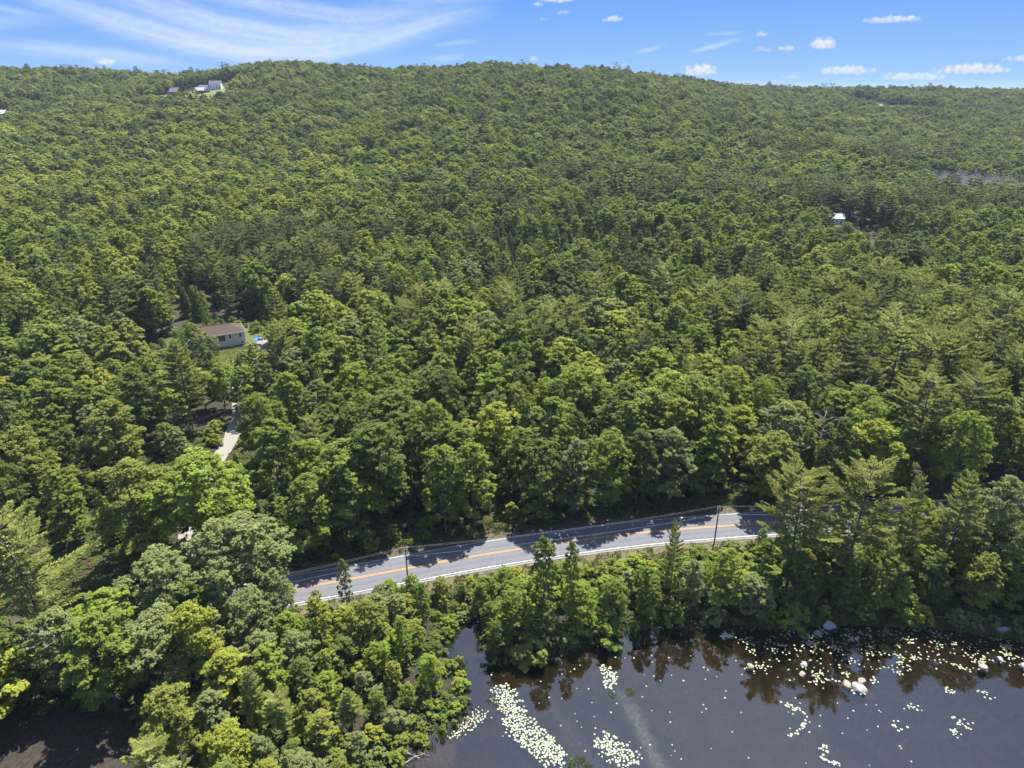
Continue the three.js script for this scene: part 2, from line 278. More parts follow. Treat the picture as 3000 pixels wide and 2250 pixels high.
{
  const S = 512, cv = new Uint8Array(S * S * 4), n = createNoise2D(rngOf(88)), r = rngOf(89);
  for (let j = 0; j < S; j++) for (let i = 0; i < S; i++) {               // u along the road, v across: tracks worn paler by tyres, fine stone grain
    const v = (j / S - 0.5) * 11, per = (f, u) => f(u) * (1 - u) + f(u - 1) * u;
    const track = Math.exp(-(((Math.abs(v) - 1.1) / 0.45) ** 2)) + Math.exp(-(((Math.abs(v) - 3.0) / 0.45) ** 2));
    const b = 0.60 + 0.045 * track + 0.05 * per((u) => fbm(n, u * 6, v * 1.3, 4), i / S) + 0.04 * per((u) => fbm(n, u * 1.5 + 40, v * 3.2, 3), i / S) + (r() - 0.5) * 0.07;
    const k = (j * S + i) * 4; cv[k] = clamp(b * 250, 0, 255); cv[k + 1] = clamp(b * 250, 0, 255); cv[k + 2] = clamp(b * 258, 0, 255); cv[k + 3] = 255;
  }
  const t = new THREE.DataTexture(cv, S, S); t.wrapS = t.wrapT = THREE.RepeatWrapping; t.magFilter = t.minFilter = THREE.LinearFilter; t.colorSpace = THREE.SRGBColorSpace; t.needsUpdate = true;
  const g = ribbon(ROAD, -5.5, 5.5, 1.5, 0, 1e9, 11); const uv = g.attributes.uv; for (let i = 0; i < uv.count; i++) uv.setY(i, uv.getY(i) + 0.5);
  const asphalt = std(rgb(0.32, 0.325, 0.345), 0.9, { map: t });
  const road = new THREE.Group(); road.name = 'road'; scene.add(road); tag(road, 'two lane asphalt road between the pond and the forest', 'road', null, 'structure');
  part('asphalt', ribbon(ROAD, -4.62, 4.75, 1.5, 0, 1e9, 11), asphalt, road);
  { const u = road.children[0].geometry.attributes.uv; for (let i = 0; i < u.count; i++) u.setY(i, u.getY(i) + 0.5); }
  const wear = grain(256, 61, 7, 0.62, 1, [0.6, 0.5]);
  part('paved_shoulder', ribbon(ROAD, (i) => -5.25 + 0.12 * noiseB(i * 0.8, 3), -4.6, 1.47, 0, 1e9, 3), std(rgb(0.27, 0.26, 0.25), 0.95, { map: wear }), road);
  const white = std(rgb(0.62, 0.62, 0.60), 0.7, { map: wear }), yellow = std(rgb(0.58, 0.31, 0.05), 0.7, { map: wear });
  part('edge_line', ribbon(ROAD, -4.42, -4.20, 1.505, 0, 1e9, 2), white, road);
  part('edge_line', ribbon(ROAD, 4.20, 4.36, 1.505, 0, 1e9, 2), white, road);
  part('centre_line', ribbon(ROAD, -0.27, -0.08, 1.505, 0, 1e9, 2), yellow, road);
  part('centre_line', ribbon(ROAD, 0.08, 0.27, 1.505, 0, 1e9, 2), yellow, road);
  // gravel driveway
  const gt = grain(512, 77, 9, 0.6, 1, [0.5, 0.6]), dr = part('driveway', ribbon(DRIVE, (i) => -2.1 - 0.25 * noiseB(i * 0.5, 9), (i) => 2.1 + 0.25 * noiseB(i * 0.5, 19), (x, d) => Math.max(driveY(d), 1.4) + 0.06, 4, 1e9, 3), std(rgb(0.36, 0.33, 0.29), 1, { map: gt, bumpMap: gt, bumpScale: 0.03 }), scene);
  tag(dr, 'pale gravel driveway leading up to the house', 'driveway', null, 'structure');
}

// ---------------------------------------------------------------- foliage
// Every leaf is a small folded kite; no normals are stored, the faces are flat.
class Leaves {
  constructor() { this.p = []; this.c = []; this.i = []; }
  kite(x, y, z, ax, ay, az, nx, ny, nz, len, wid, tone) {                 // base, long axis, face normal
    const bx = ny * az - nz * ay, by = nz * ax - nx * az, bz = nx * ay - ny * ax, k = this.p.length / 3, w = wid * 0.5, m = 0.45 * len, f = 0.16 * len;
    this.p.push(x, y, z, x + ax * m + bx * w - nx * f, y + ay * m + by * w - ny * f, z + az * m + bz * w - nz * f, x + ax * len, y + ay * len, z + az * len, x + ax * m - bx * w - nx * f, y + ay * m - by * w - ny * f, z + az * m - bz * w - nz * f);
    for (let q = 0; q < 4; q++) this.c.push(tone[0], tone[1], tone[2]);
    this.i.push(k, k + 1, k + 2, k, k + 2, k + 3);
  }
  build() { const g = new THREE.BufferGeometry(); g.setAttribute('position', new THREE.Float32BufferAttribute(this.p, 3)); g.setAttribute('color', new THREE.Float32BufferAttribute(this.c, 3)); g.setIndex(this.i); return g; }
}
const unit = (r) => { const z = r() * 2 - 1, a = r() * 6.2832, s = Math.sqrt(1 - z * z); return [s * Math.cos(a), z, s * Math.sin(a)]; };
const norm = (v) => { const l = Math.hypot(v[0], v[1], v[2]) || 1; return [v[0] / l, v[1] / l, v[2] / l]; };
function leafAt(L, r, p, n, len, wid, tone) {
  const q = unit(r), dt = q[0] * n[0] + q[1] * n[1] + q[2] * n[2], a = norm([q[0] - dt * n[0], q[1] - dt * n[1], q[2] - dt * n[2]]);
  L.kite(p[0] - a[0] * len * 0.5, p[1] - a[1] * len * 0.5, p[2] - a[2] * len * 0.5, a[0], a[1], a[2], n[0], n[1], n[2], len, wid, tone);
}
function tubeGeo(pts, r0, r1, sides = 6) {                                // tapered limb
  const pos = [], idx = [], n = pts.length;
  for (let i = 0; i < n; i++) {
    const a = pts[Math.max(0, i - 1)], b = pts[Math.min(n - 1, i + 1)], t = norm([b[0] - a[0], b[1] - a[1], b[2] - a[2]]), u = norm(Math.abs(t[1]) > 0.9 ? [1 - t[0] * t[0], -t[0] * t[1], -t[0] * t[2]] : [-t[2], 0, t[0]]), v = [t[1] * u[2] - t[2] * u[1], t[2] * u[0] - t[0] * u[2], t[0] * u[1] - t[1] * u[0]], rr = lerp(r0, r1, i / (n - 1));
    for (let k = 0; k < sides; k++) { const c = Math.cos(k / sides * 6.2832) * rr, s = Math.sin(k / sides * 6.2832) * rr; pos.push(pts[i][0] + u[0] * c + v[0] * s, pts[i][1] + u[1] * c + v[1] * s, pts[i][2] + u[2] * c + v[2] * s); }
  }
  for (let i = 0; i + 1 < n; i++) for (let k = 0; k < sides; k++) { const a = i * sides + k, b = i * sides + (k + 1) % sides; idx.push(a, b, a + sides, b, b + sides, a + sides); }
  const g = new THREE.BufferGeometry(); g.setAttribute('position', new THREE.Float32BufferAttribute(pos, 3)); g.setIndex(idx); g.computeVertexNormals(); return g;
}
function bend(a, b, r, k, n = 4) { const o = []; for (let i = 0; i <= n; i++) { const t = i / n, w = Math.sin(t * Math.PI) * k; o.push([lerp(a[0], b[0], t) + (r() - 0.5) * w, lerp(a[1], b[1], t) + (r() - 0.5) * w * 0.5, lerp(a[2], b[2], t) + (r() - 0.5) * w]); } return o; }

// lod 0 near, 1 middle distance, 2 far
function broadleaf(seed, lod, o = {}) {
  if (lod === 2) o = { ...o, H: (o.H ?? 20) * 0.86, R: (o.R ?? 5.6) * 1.1, base: 0.42, peak: 0.2, clumps: 40 };
  const r = rngOf(seed), H = o.H ?? 20, R = o.R ?? 5.6, base = o.base ?? 0.2, peak = o.peak ?? 0.45, L = new Leaves(), wood = [];
  const leaf = [0.46, 0.72, 1.05][lod] * (o.leaf ?? 1), total = Math.round([11500, 5200, 2600][lod] * (o.dense ?? 1)), dome = [0, 0.35, 1.2][lod], clumps = [];
  const nC = o.clumps ?? 46, env = (t) => R * Math.sqrt(Math.max(0, 1 - Math.pow(Math.abs(t - peak) / (t > peak ? 1 - peak : peak + 0.12), 2.1)));
  const lean = (r() - 0.5) * 1.2, leanz = (r() - 0.5) * 1.2;
  for (let i = 0; i < nC; i++) {
    const t = clamp(0.06 + 0.92 * (i + r() * 0.9) / nC), a = i * 2.39996 + r() * 0.9, e = env(t) * (0.86 + 0.3 * noiseC(seed + a, t * 2)), rho = e * (i % 4 === 0 ? 0.25 + 0.3 * r() : 0.62 + 0.3 * r());
    const cr = R * (0.19 + 0.17 * r()) * (1 - 0.2 * t), y = H * (base + (1 - base) * t * (lod === 2 ? 0.9 : 0.94));
    clumps.push([Math.cos(a) * rho + lean * t, y, Math.sin(a) * rho + leanz * t, cr, 0.9 + 0.2 * r()]);
  }
  clumps.push([lean, H * 0.94, leanz, R * 0.26, 1]);
  const w = clumps.map((c) => c[3] * c[3]), ws = w.reduce((a, b) => a + b, 0);
  clumps.forEach((c, ci) => {
    const n = Math.round(total * w[ci] / ws), out = norm([c[0], (c[1] - H * (base + 0.2)) * 0.7, c[2]]), nS = [13, 9, 6][lod], subs = [];
    for (let k = 0; k < nS; k++) {                                        // sprays of twigs on the clump
      let d = unit(r); if (d[1] < -0.3 && r() < 0.8) d[1] = -d[1]; if (d[0] * out[0] + d[1] * out[1] + d[2] * out[2] < -0.25) d = [-d[0], Math.abs(d[1]), -d[2]];
      const q = c[3] * (0.62 + 0.55 * r()); subs.push([c[0] + d[0] * q, c[1] + d[1] * q * 0.75, c[2] + d[2] * q, c[3] * (0.26 + 0.2 * r()), d, 0.85 + 0.3 * r()]);
    }
    for (let k = 0; k < n; k++) {
      const inner = r() < 0.12, sb = subs[Math.floor(r() * nS)], e = unit(r); if (e[1] < 0 && r() < 0.55) e[1] = -e[1];
      const q = inner ? c[3] * 0.6 * r() : sb[3] * Math.pow(r(), 0.4), o3 = inner ? c : sb, d = sb[4];
      const p = [o3[0] + e[0] * q, o3[1] + e[1] * q * 0.55, o3[2] + e[2] * q];
      const s = unit(r), sp = 0.5 - 0.2 * dome, n3 = norm([d[0] * 0.35 + e[0] * 0.35 + s[0] * sp + dome * p[0] / R, d[1] * 0.25 + e[1] * 0.3 + 0.62 + s[1] * sp, d[2] * 0.35 + e[2] * 0.35 + s[2] * sp + dome * p[2] / R]);
      const b = c[4] * sb[5] * (0.84 + 0.32 * r()), yel = 0.94 + 0.16 * r(), l = leaf * (0.7 + 0.6 * r());
      leafAt(L, r, p, n3, l, l * 0.72, [b * yel, b, b * 0.9]);
    }
  });
  const foot = [0, 0, 0], fork = [lean * 0.3, H * (base + 0.12), leanz * 0.3], crown = [lean, H * 0.9, leanz], rad = H * 0.0125;
  wood.push(tubeGeo([[0, -0.3, 0], ...bend(foot, fork, r, 0.5, 3)], rad * 1.15, rad * 0.8, lod === 2 ? 4 : 7));
  wood.push(tubeGeo(bend(fork, crown, r, 1.2, 4), rad * 0.8, 0.04, lod === 2 ? 4 : 6));
  if (lod < 2) for (let i = 0; i < (lod ? 7 : 16); i++) { const c = clumps[(i * 5 + 2) % clumps.length], s = [lerp(0, fork[0], 0.9), H * (base + (i % 5) * 0.09), lerp(0, fork[2], 0.9)]; if (c[1] > s[1]) wood.push(tubeGeo(bend(s, [c[0], c[1], c[2]], r, 0.9, 4), rad * 0.42, 0.025, 5)); }
  return { crown: L.build(), trunk: mergeGeometries(wood) };
}
function pine(seed, lod, o = {}) {                                         // eastern white pine: bare lower stem, flat tiers of tufted boughs, pointed leader
  const r = rngOf(seed), H = o.H ?? 24, R = o.R ?? 5.2, base = o.base ?? 0.24, L = new Leaves(), wood = [], lx = (r() - 0.5) * (o.old ? 3 : 1.2), lz = (r() - 0.5) * (o.old ? 3 : 1.2);
  const at = (t) => [lx * t * t, H * t, lz * t * t];
  wood.push(tubeGeo([[0, -0.3, 0], at(0.2), at(0.45), at(0.7), at(0.99)], H * 0.0125, 0.03, lod === 2 ? 4 : 7));
  const tiers = o.old ? [11, 10, 8][lod] : [16, 14, 11][lod], needle = [0.55, 0.85, 1.25][lod], wide = [0.36, 0.4, 0.46][lod];
  for (let k = 0; k < tiers; k++) {
    const t = lerp(base, 0.985, Math.pow((k + 0.25 * r()) / tiers, 0.96)), u = (t - base) / (1 - base), prof = o.old ? (u < 0.3 ? lerp(0.6, 1, u / 0.3) : lerp(1, 0.3, Math.pow((u - 0.3) / 0.7, 1.4))) : u < 0.22 ? lerp(0.72, 1, u / 0.22) : lerp(1, 0.05, Math.pow((u - 0.22) / 0.78, 0.95)), n = Math.round([5.4, 5, 4.4][lod] - u + r());
    const a0 = r() * 6.28;
    for (let b = 0; b < n; b++) {
      if (u < 0.3 && r() < 0.28) continue;
      const a = a0 + b / n * 6.2832 + (r() - 0.5) * 0.7, len = R * prof * (o.old ? 0.42 + 0.85 * r() : 0.62 + 0.55 * r()) + 0.35, rise = lerp(-0.06, o.old ? 0.45 : 0.75, u * u) + (r() - 0.5) * 0.16, s = at(t), ca = Math.cos(a), sa = Math.sin(a);
      const pt = (f) => [s[0] + ca * len * f, s[1] + len * (rise * f + 0.15 * f * f - 0.05 * Math.sin(f * 3.14)), s[2] + sa * len * f];
      if (lod < 2) wood.push(tubeGeo([s, pt(0.5), pt(0.95)], 0.02 + 0.012 * len, 0.012, 4));
      const steps = Math.max(3, Math.round(len * [5.2, 2.9, 1.7][lod] * (o.dense ?? 1))), bt = 0.82 + 0.36 * r();
      for (let j = 0; j <= steps; j++) {                                   // needles in tufts that narrow to the tip of the bough
        const f = lerp(0.24, 1.0, j / steps), p = pt(f), half = (len * 0.17 + 0.2) * (1 - Math.pow(f, 2.4)) + 0.08, per = [8, 6, 5][lod];
        for (let q = 0; q < per; q++) {
          const side = (r() * 2 - 1), s3 = unit(r), ax = norm([ca * 0.85 - sa * side * 0.75 + s3[0] * 0.45, 0.12 + rise * 0.6 + s3[1] * 0.28, sa * 0.85 + ca * side * 0.75 + s3[2] * 0.45]);
          const up = norm([s3[2] * 0.4, 1, s3[0] * 0.4]), dt = up[0] * ax[0] + up[1] * ax[1] + up[2] * ax[2], n3 = norm([up[0] - dt * ax[0], up[1] - dt * ax[1], up[2] - dt * ax[2]]), l = needle * (0.65 + 0.6 * r()), tone = bt * (0.84 + 0.32 * r());
          L.kite(p[0] - sa * side * half, p[1] + (r() - 0.5) * 0.16, p[2] + ca * side * half, ax[0], ax[1], ax[2], n3[0], n3[1], n3[2], l, l * wide, [tone * (0.95 + 0.15 * r()), tone, tone * 0.95]);
        }
      }
    }
  }
  return { crown: L.build(), trunk: mergeGeometries(wood) };
}
function hemlock(seed, lod, o = {}) {                                      // dense dark cone down to the ground
  const r = rngOf(seed), H = o.H ?? 15, R = o.R ?? 3.2, base = o.base ?? 0.07, L = new Leaves(), wood = [];
  wood.push(tubeGeo([[0, -0.3, 0], [0.05, H * 0.5, 0.05], [0, H * 0.985, 0]], H * 0.011, 0.02, lod === 2 ? 4 : 6));
  const total = [6400, 2200, 760][lod], leaf = [0.44, 0.74, 1.15][lod], tiers = 22, ph = Array.from({ length: tiers * 9 }, () => r());
  for (let k = 0; k < total; k++) {
    const u = 1 - Math.sqrt(r()), tier = Math.min(tiers - 1, Math.floor(u * tiers)), nb = 9, b = Math.floor(r() * nb), pr = ph[tier * nb + b];
    const rad = R * Math.pow(1 - u, 0.82) * (0.62 + 0.5 * pr) + 0.12, a = (b + pr * 0.8 + (r() - 0.5) * 0.75) / nb * 6.2832 + tier * 1.3, f = Math.pow(r(), 0.42), rr = rad * f;
    const y = H * (base + (1 - base) * ((tier + 0.5) / tiers)) - rr * 0.22 - 0.12 * rr * f + (r() - 0.5) * 0.35, ca = Math.cos(a), sa = Math.sin(a), s = unit(r), tone = 0.8 + 0.4 * r();
    const ax = norm([ca + s[0] * 0.6, -0.28 + s[1] * 0.3, sa + s[2] * 0.6]), up = norm([ca * 0.35 + s[2] * 0.4, 1, sa * 0.35 + s[0] * 0.4]), dt = up[0] * ax[0] + up[1] * ax[1] + up[2] * ax[2], n3 = norm([up[0] - dt * ax[0], up[1] - dt * ax[1], up[2] - dt * ax[2]]), l = leaf * (0.7 + 0.6 * r());
    L.kite(ca * rr, Math.max(0.1, y), sa * rr, ax[0], ax[1], ax[2], n3[0], n3[1], n3[2], l, l * 0.6, [tone, tone, tone * 0.95]);
  }
  return { crown: L.build(), trunk: mergeGeometries(wood) };
}
function snag(seed, H = 9, spread = 0.5) {                                 // dead tree: bare, forking
  const r = rngOf(seed), wood = [], pts = bend([0, -0.2, 0], [(r() - 0.5) * H * 0.16, H, (r() - 0.5) * H * 0.16], r, H * 0.04, 8), trunk = tubeGeo(pts, H * 0.015, 0.015, 6);
  const on = (f) => { const k = Math.min(7.999, f * 8), i = Math.floor(k), t = k - i; return [0, 1, 2].map((c) => lerp(pts[i][c], pts[i + 1][c], t)); };
  const grow = (p, dir, len, rad, depth) => {
    const e = [p[0] + dir[0] * len, p[1] + dir[1] * len, p[2] + dir[2] * len], path = bend(p, e, r, len * 0.14, 4); wood.push(tubeGeo(path, rad, rad * 0.3, depth ? 4 : 3));
    if (!depth) return;
    for (let k = 0; k < 4; k++) { const i = 1 + Math.floor(r() * 3.99), s = unit(r); grow(path[i], norm([dir[0] * 1.1 + s[0] * 0.7, dir[1] * 0.9 + s[1] * 0.5 + 0.15, dir[2] * 1.1 + s[2] * 0.7]), len * (0.38 + 0.3 * r()), rad * 0.5, depth - 1); }
  };
  const n = Math.round(14 + H * 0.6); for (let k = 0; k < n; k++) { const f = 0.28 + 0.7 * (k + r()) / n, a = k * 2.4 + r(); grow(on(f), norm([Math.cos(a), 0.25 + 0.55 * r(), Math.sin(a)]), H * spread * (0.5 + 0.5 * r()) * (1.15 - f * 0.75), H * 0.0045, 2); }
  return { trunk, branches: mergeGeometries(wood) };
}
const bark = { broad: std(rgb(0.12, 0.10, 0.085), 0.95), pine: std(rgb(0.105, 0.08, 0.065), 0.95), dead: std(rgb(0.36, 0.33, 0.31), 0.95), pale: std(rgb(0.42, 0.40, 0.36), 0.9) };
const leafMat = (c, through = 0.42) => new THREE.MeshPhysicalMaterial({ color: c, roughness: 1, transmission: through, thickness: 0, vertexColors: true, flatShading: true, side: THREE.DoubleSide, specularIntensity: 0.25 });
const TINTS = {
  broadleaf: [['mid-green', [0.187, 0.245, 0.039]], ['yellow-green', [0.284, 0.316, 0.042]], ['deep-green', [0.128, 0.175, 0.033]], ['grey-green', [0.219, 0.255, 0.092]], ['bright-green', [0.230, 0.296, 0.039]], ['olive-green', [0.219, 0.245, 0.046]]],
  pine: [['olive', [0.198, 0.219, 0.044]], ['dark green', [0.105, 0.129, 0.031]], ['pale green', [0.230, 0.265, 0.061]]],
  hemlock: [['dark green', [0.086, 0.116, 0.026]], ['mid-green', [0.139, 0.180, 0.035]]],
};
const MATS = {}; for (const k in TINTS) MATS[k] = TINTS[k].map(([, c]) => leafMat(rgb(...c), k === 'broadleaf' ? 0.48 : 0.34));
const BROAD = [{}, { H: 19, R: 6.6, peak: 0.5, clumps: 56, dense: 1.15 }, { H: 21, R: 5.0, peak: 0.4, base: 0.14 }, { H: 17, R: 5.9, peak: 0.42, base: 0.12, clumps: 46 }, { H: 22, R: 6.0, base: 0.25, peak: 0.5, clumps: 52 }, { H: 18, R: 4.5, base: 0.08, peak: 0.36, clumps: 40 }];
const PINES = [{}, { H: 25, R: 6.4, base: 0.3, old: true }, { H: 22, R: 4.6, base: 0.16 }, { H: 24, R: 6.0, base: 0.24, old: true }];
const HEMS = [{}, { H: 13, R: 3.6 }, { H: 17, R: 3.1 }];
const GEO = { broadleaf: [0, 1, 2].map((l) => BROAD.map((o, i) => ({ ...broadleaf(100 + i * 7, l, o), H: o.H ?? 20 }))), pine: [0, 1, 2].map((l) => PINES.map((o, i) => ({ ...pine(500 + i * 7, l, o), H: o.H ?? 24 }))), hemlock: [0, 1, 2].map((l) => HEMS.map((o, i) => ({ ...hemlock(800 + i * 7, l, o), H: o.H ?? 15 }))) };
const BUSH = [{ H: 4, R: 2.2, base: 0.0, peak: 0.4, clumps: 20, leaf: 0.8, dense: 0.36 }, { H: 3.2, R: 2.3, base: 0.0, peak: 0.45, clumps: 18, leaf: 0.75, dense: 0.34 }, { H: 5.4, R: 2.0, base: 0.05, peak: 0.4, clumps: 22, leaf: 0.85, dense: 0.38 }];
GEO.shrub = [0].map((l) => BUSH.map((o, i) => ({ ...broadleaf(900 + i * 7, l, o), H: o.H })));
MATS.shrub = MATS.broadleaf; TINTS.shrub = TINTS.broadleaf;
console.log('tree shapes done');

// ---------------------------------------------------------------- where the trees stand
const trees = [];                                                          // { kind, x, d, h, w, tint, v, label? }
const PINE_STANDS = [[125, 215, 80, 80, 0.9], [250, 495, 290, 48, 0.92], [90, 560, 90, 30, 0.7], [-120, 335, 60, 75, 0.8], [-35, 268, 52, 42, 0.7], [20, 215, 34, 32, 0.45], [-80, 190, 20, 22, 0.3], [330, 720, 160, 60, 0.5], [-300, 330, 40, 40, 0.3], [60, 170, 30, 18, 0.35]];
const HEM_STANDS = [[40, 355, 80, 70, 0.75], [-140, 290, 45, 45, 0.55], [70, 270, 45, 40, 0.5], [180, 860, 230, 60, 0.6], [-40, 470, 70, 30, 0.75], [-20, 420, 110, 60, 0.5], [18, 256, 20, 12, 0.95], [30, 240, 10, 14, 0.7], [-150, 275, 36, 24, 0.85], [-100, 272, 26, 16, 0.8], [-150, 235, 40, 30, 0.35], [110, 300, 40, 18, 0.8]];
const inStand = (list, x, d) => { let s = 0; for (const [cx, cd, rx, rd, k] of list) { const q = Math.hypot((x - cx) / rx, (d - cd) / rd) + 0.25 * noiseB(x / 26, d / 26); if (q < 1) s = Math.max(s, k * smooth(1, 0.6, q)); } return s; };
const inView = (x, d, y, m) => { const c = Math.cos(PITCH * D2R), s = Math.sin(PITCH * D2R), dn = EYE - y, z = d * c + dn * s, v = dn * c - d * s; return z > 5 && Math.abs(x) < z * 0.75 + m && v < z * 0.5624 + m && v > -z * 0.6 - m; };
function blocked(x, d, rad) {
  if (shoreDist(x, d) < 1.2) return true;
  const [rs] = ROAD.side(x, d); if (Math.abs(rs) < 6.0 + rad * 0.5) return true;
  if (Math.abs(DRIVE.side(x, d)[0]) < (d < 157 ? 1.8 : 3.2 + rad * 0.4) && d > 100) return true;
  if (Math.hypot((x - HOUSE[0]) / 1.15, d - HOUSE[1]) < 12.5 + rad * 0.3) return true;
  if (d > 212 && d < 240 && x > -103 - (d - 212) * 0.15 && x < -88) return true;                        // lawn
  if (Math.hypot(x - 18, (d - 241) / 1.25) < 9) return true;                                            // dark opening
  for (const [fx, fd, fw, fl] of FIELDS) if (Math.abs(x - fx) < fw && Math.abs(d - fd) < fl) return true;
  return false;
}
const CELL = 10, hash = new Map();
const clear = (x, d, m) => { const i = Math.floor(x / CELL), j = Math.floor(d / CELL), n = Math.ceil(m / CELL); for (let a = i - n; a <= i + n; a++) for (let b = j - n; b <= j + n; b++) for (const q of hash.get(a + ',' + b) ?? []) if ((q[0] - x) ** 2 + (q[1] - d) ** 2 < (m * 0.5 + q[2] * 0.5) ** 2) return false; return true; };
const occupy = (x, d, m) => { const k = Math.floor(x / CELL) + ',' + Math.floor(d / CELL); if (!hash.has(k)) hash.set(k, []); hash.get(k).push([x, d, m]); };
function plant(kind, x, d, h, o = {}) { const t = { kind, x, d, h, w: o.w ?? 1, tint: o.tint ?? 0, v: o.v ?? 0, label: o.label, turn: o.turn ?? 0 }; trees.push(t); occupy(x, d, o.room ?? 4.5); return t; }

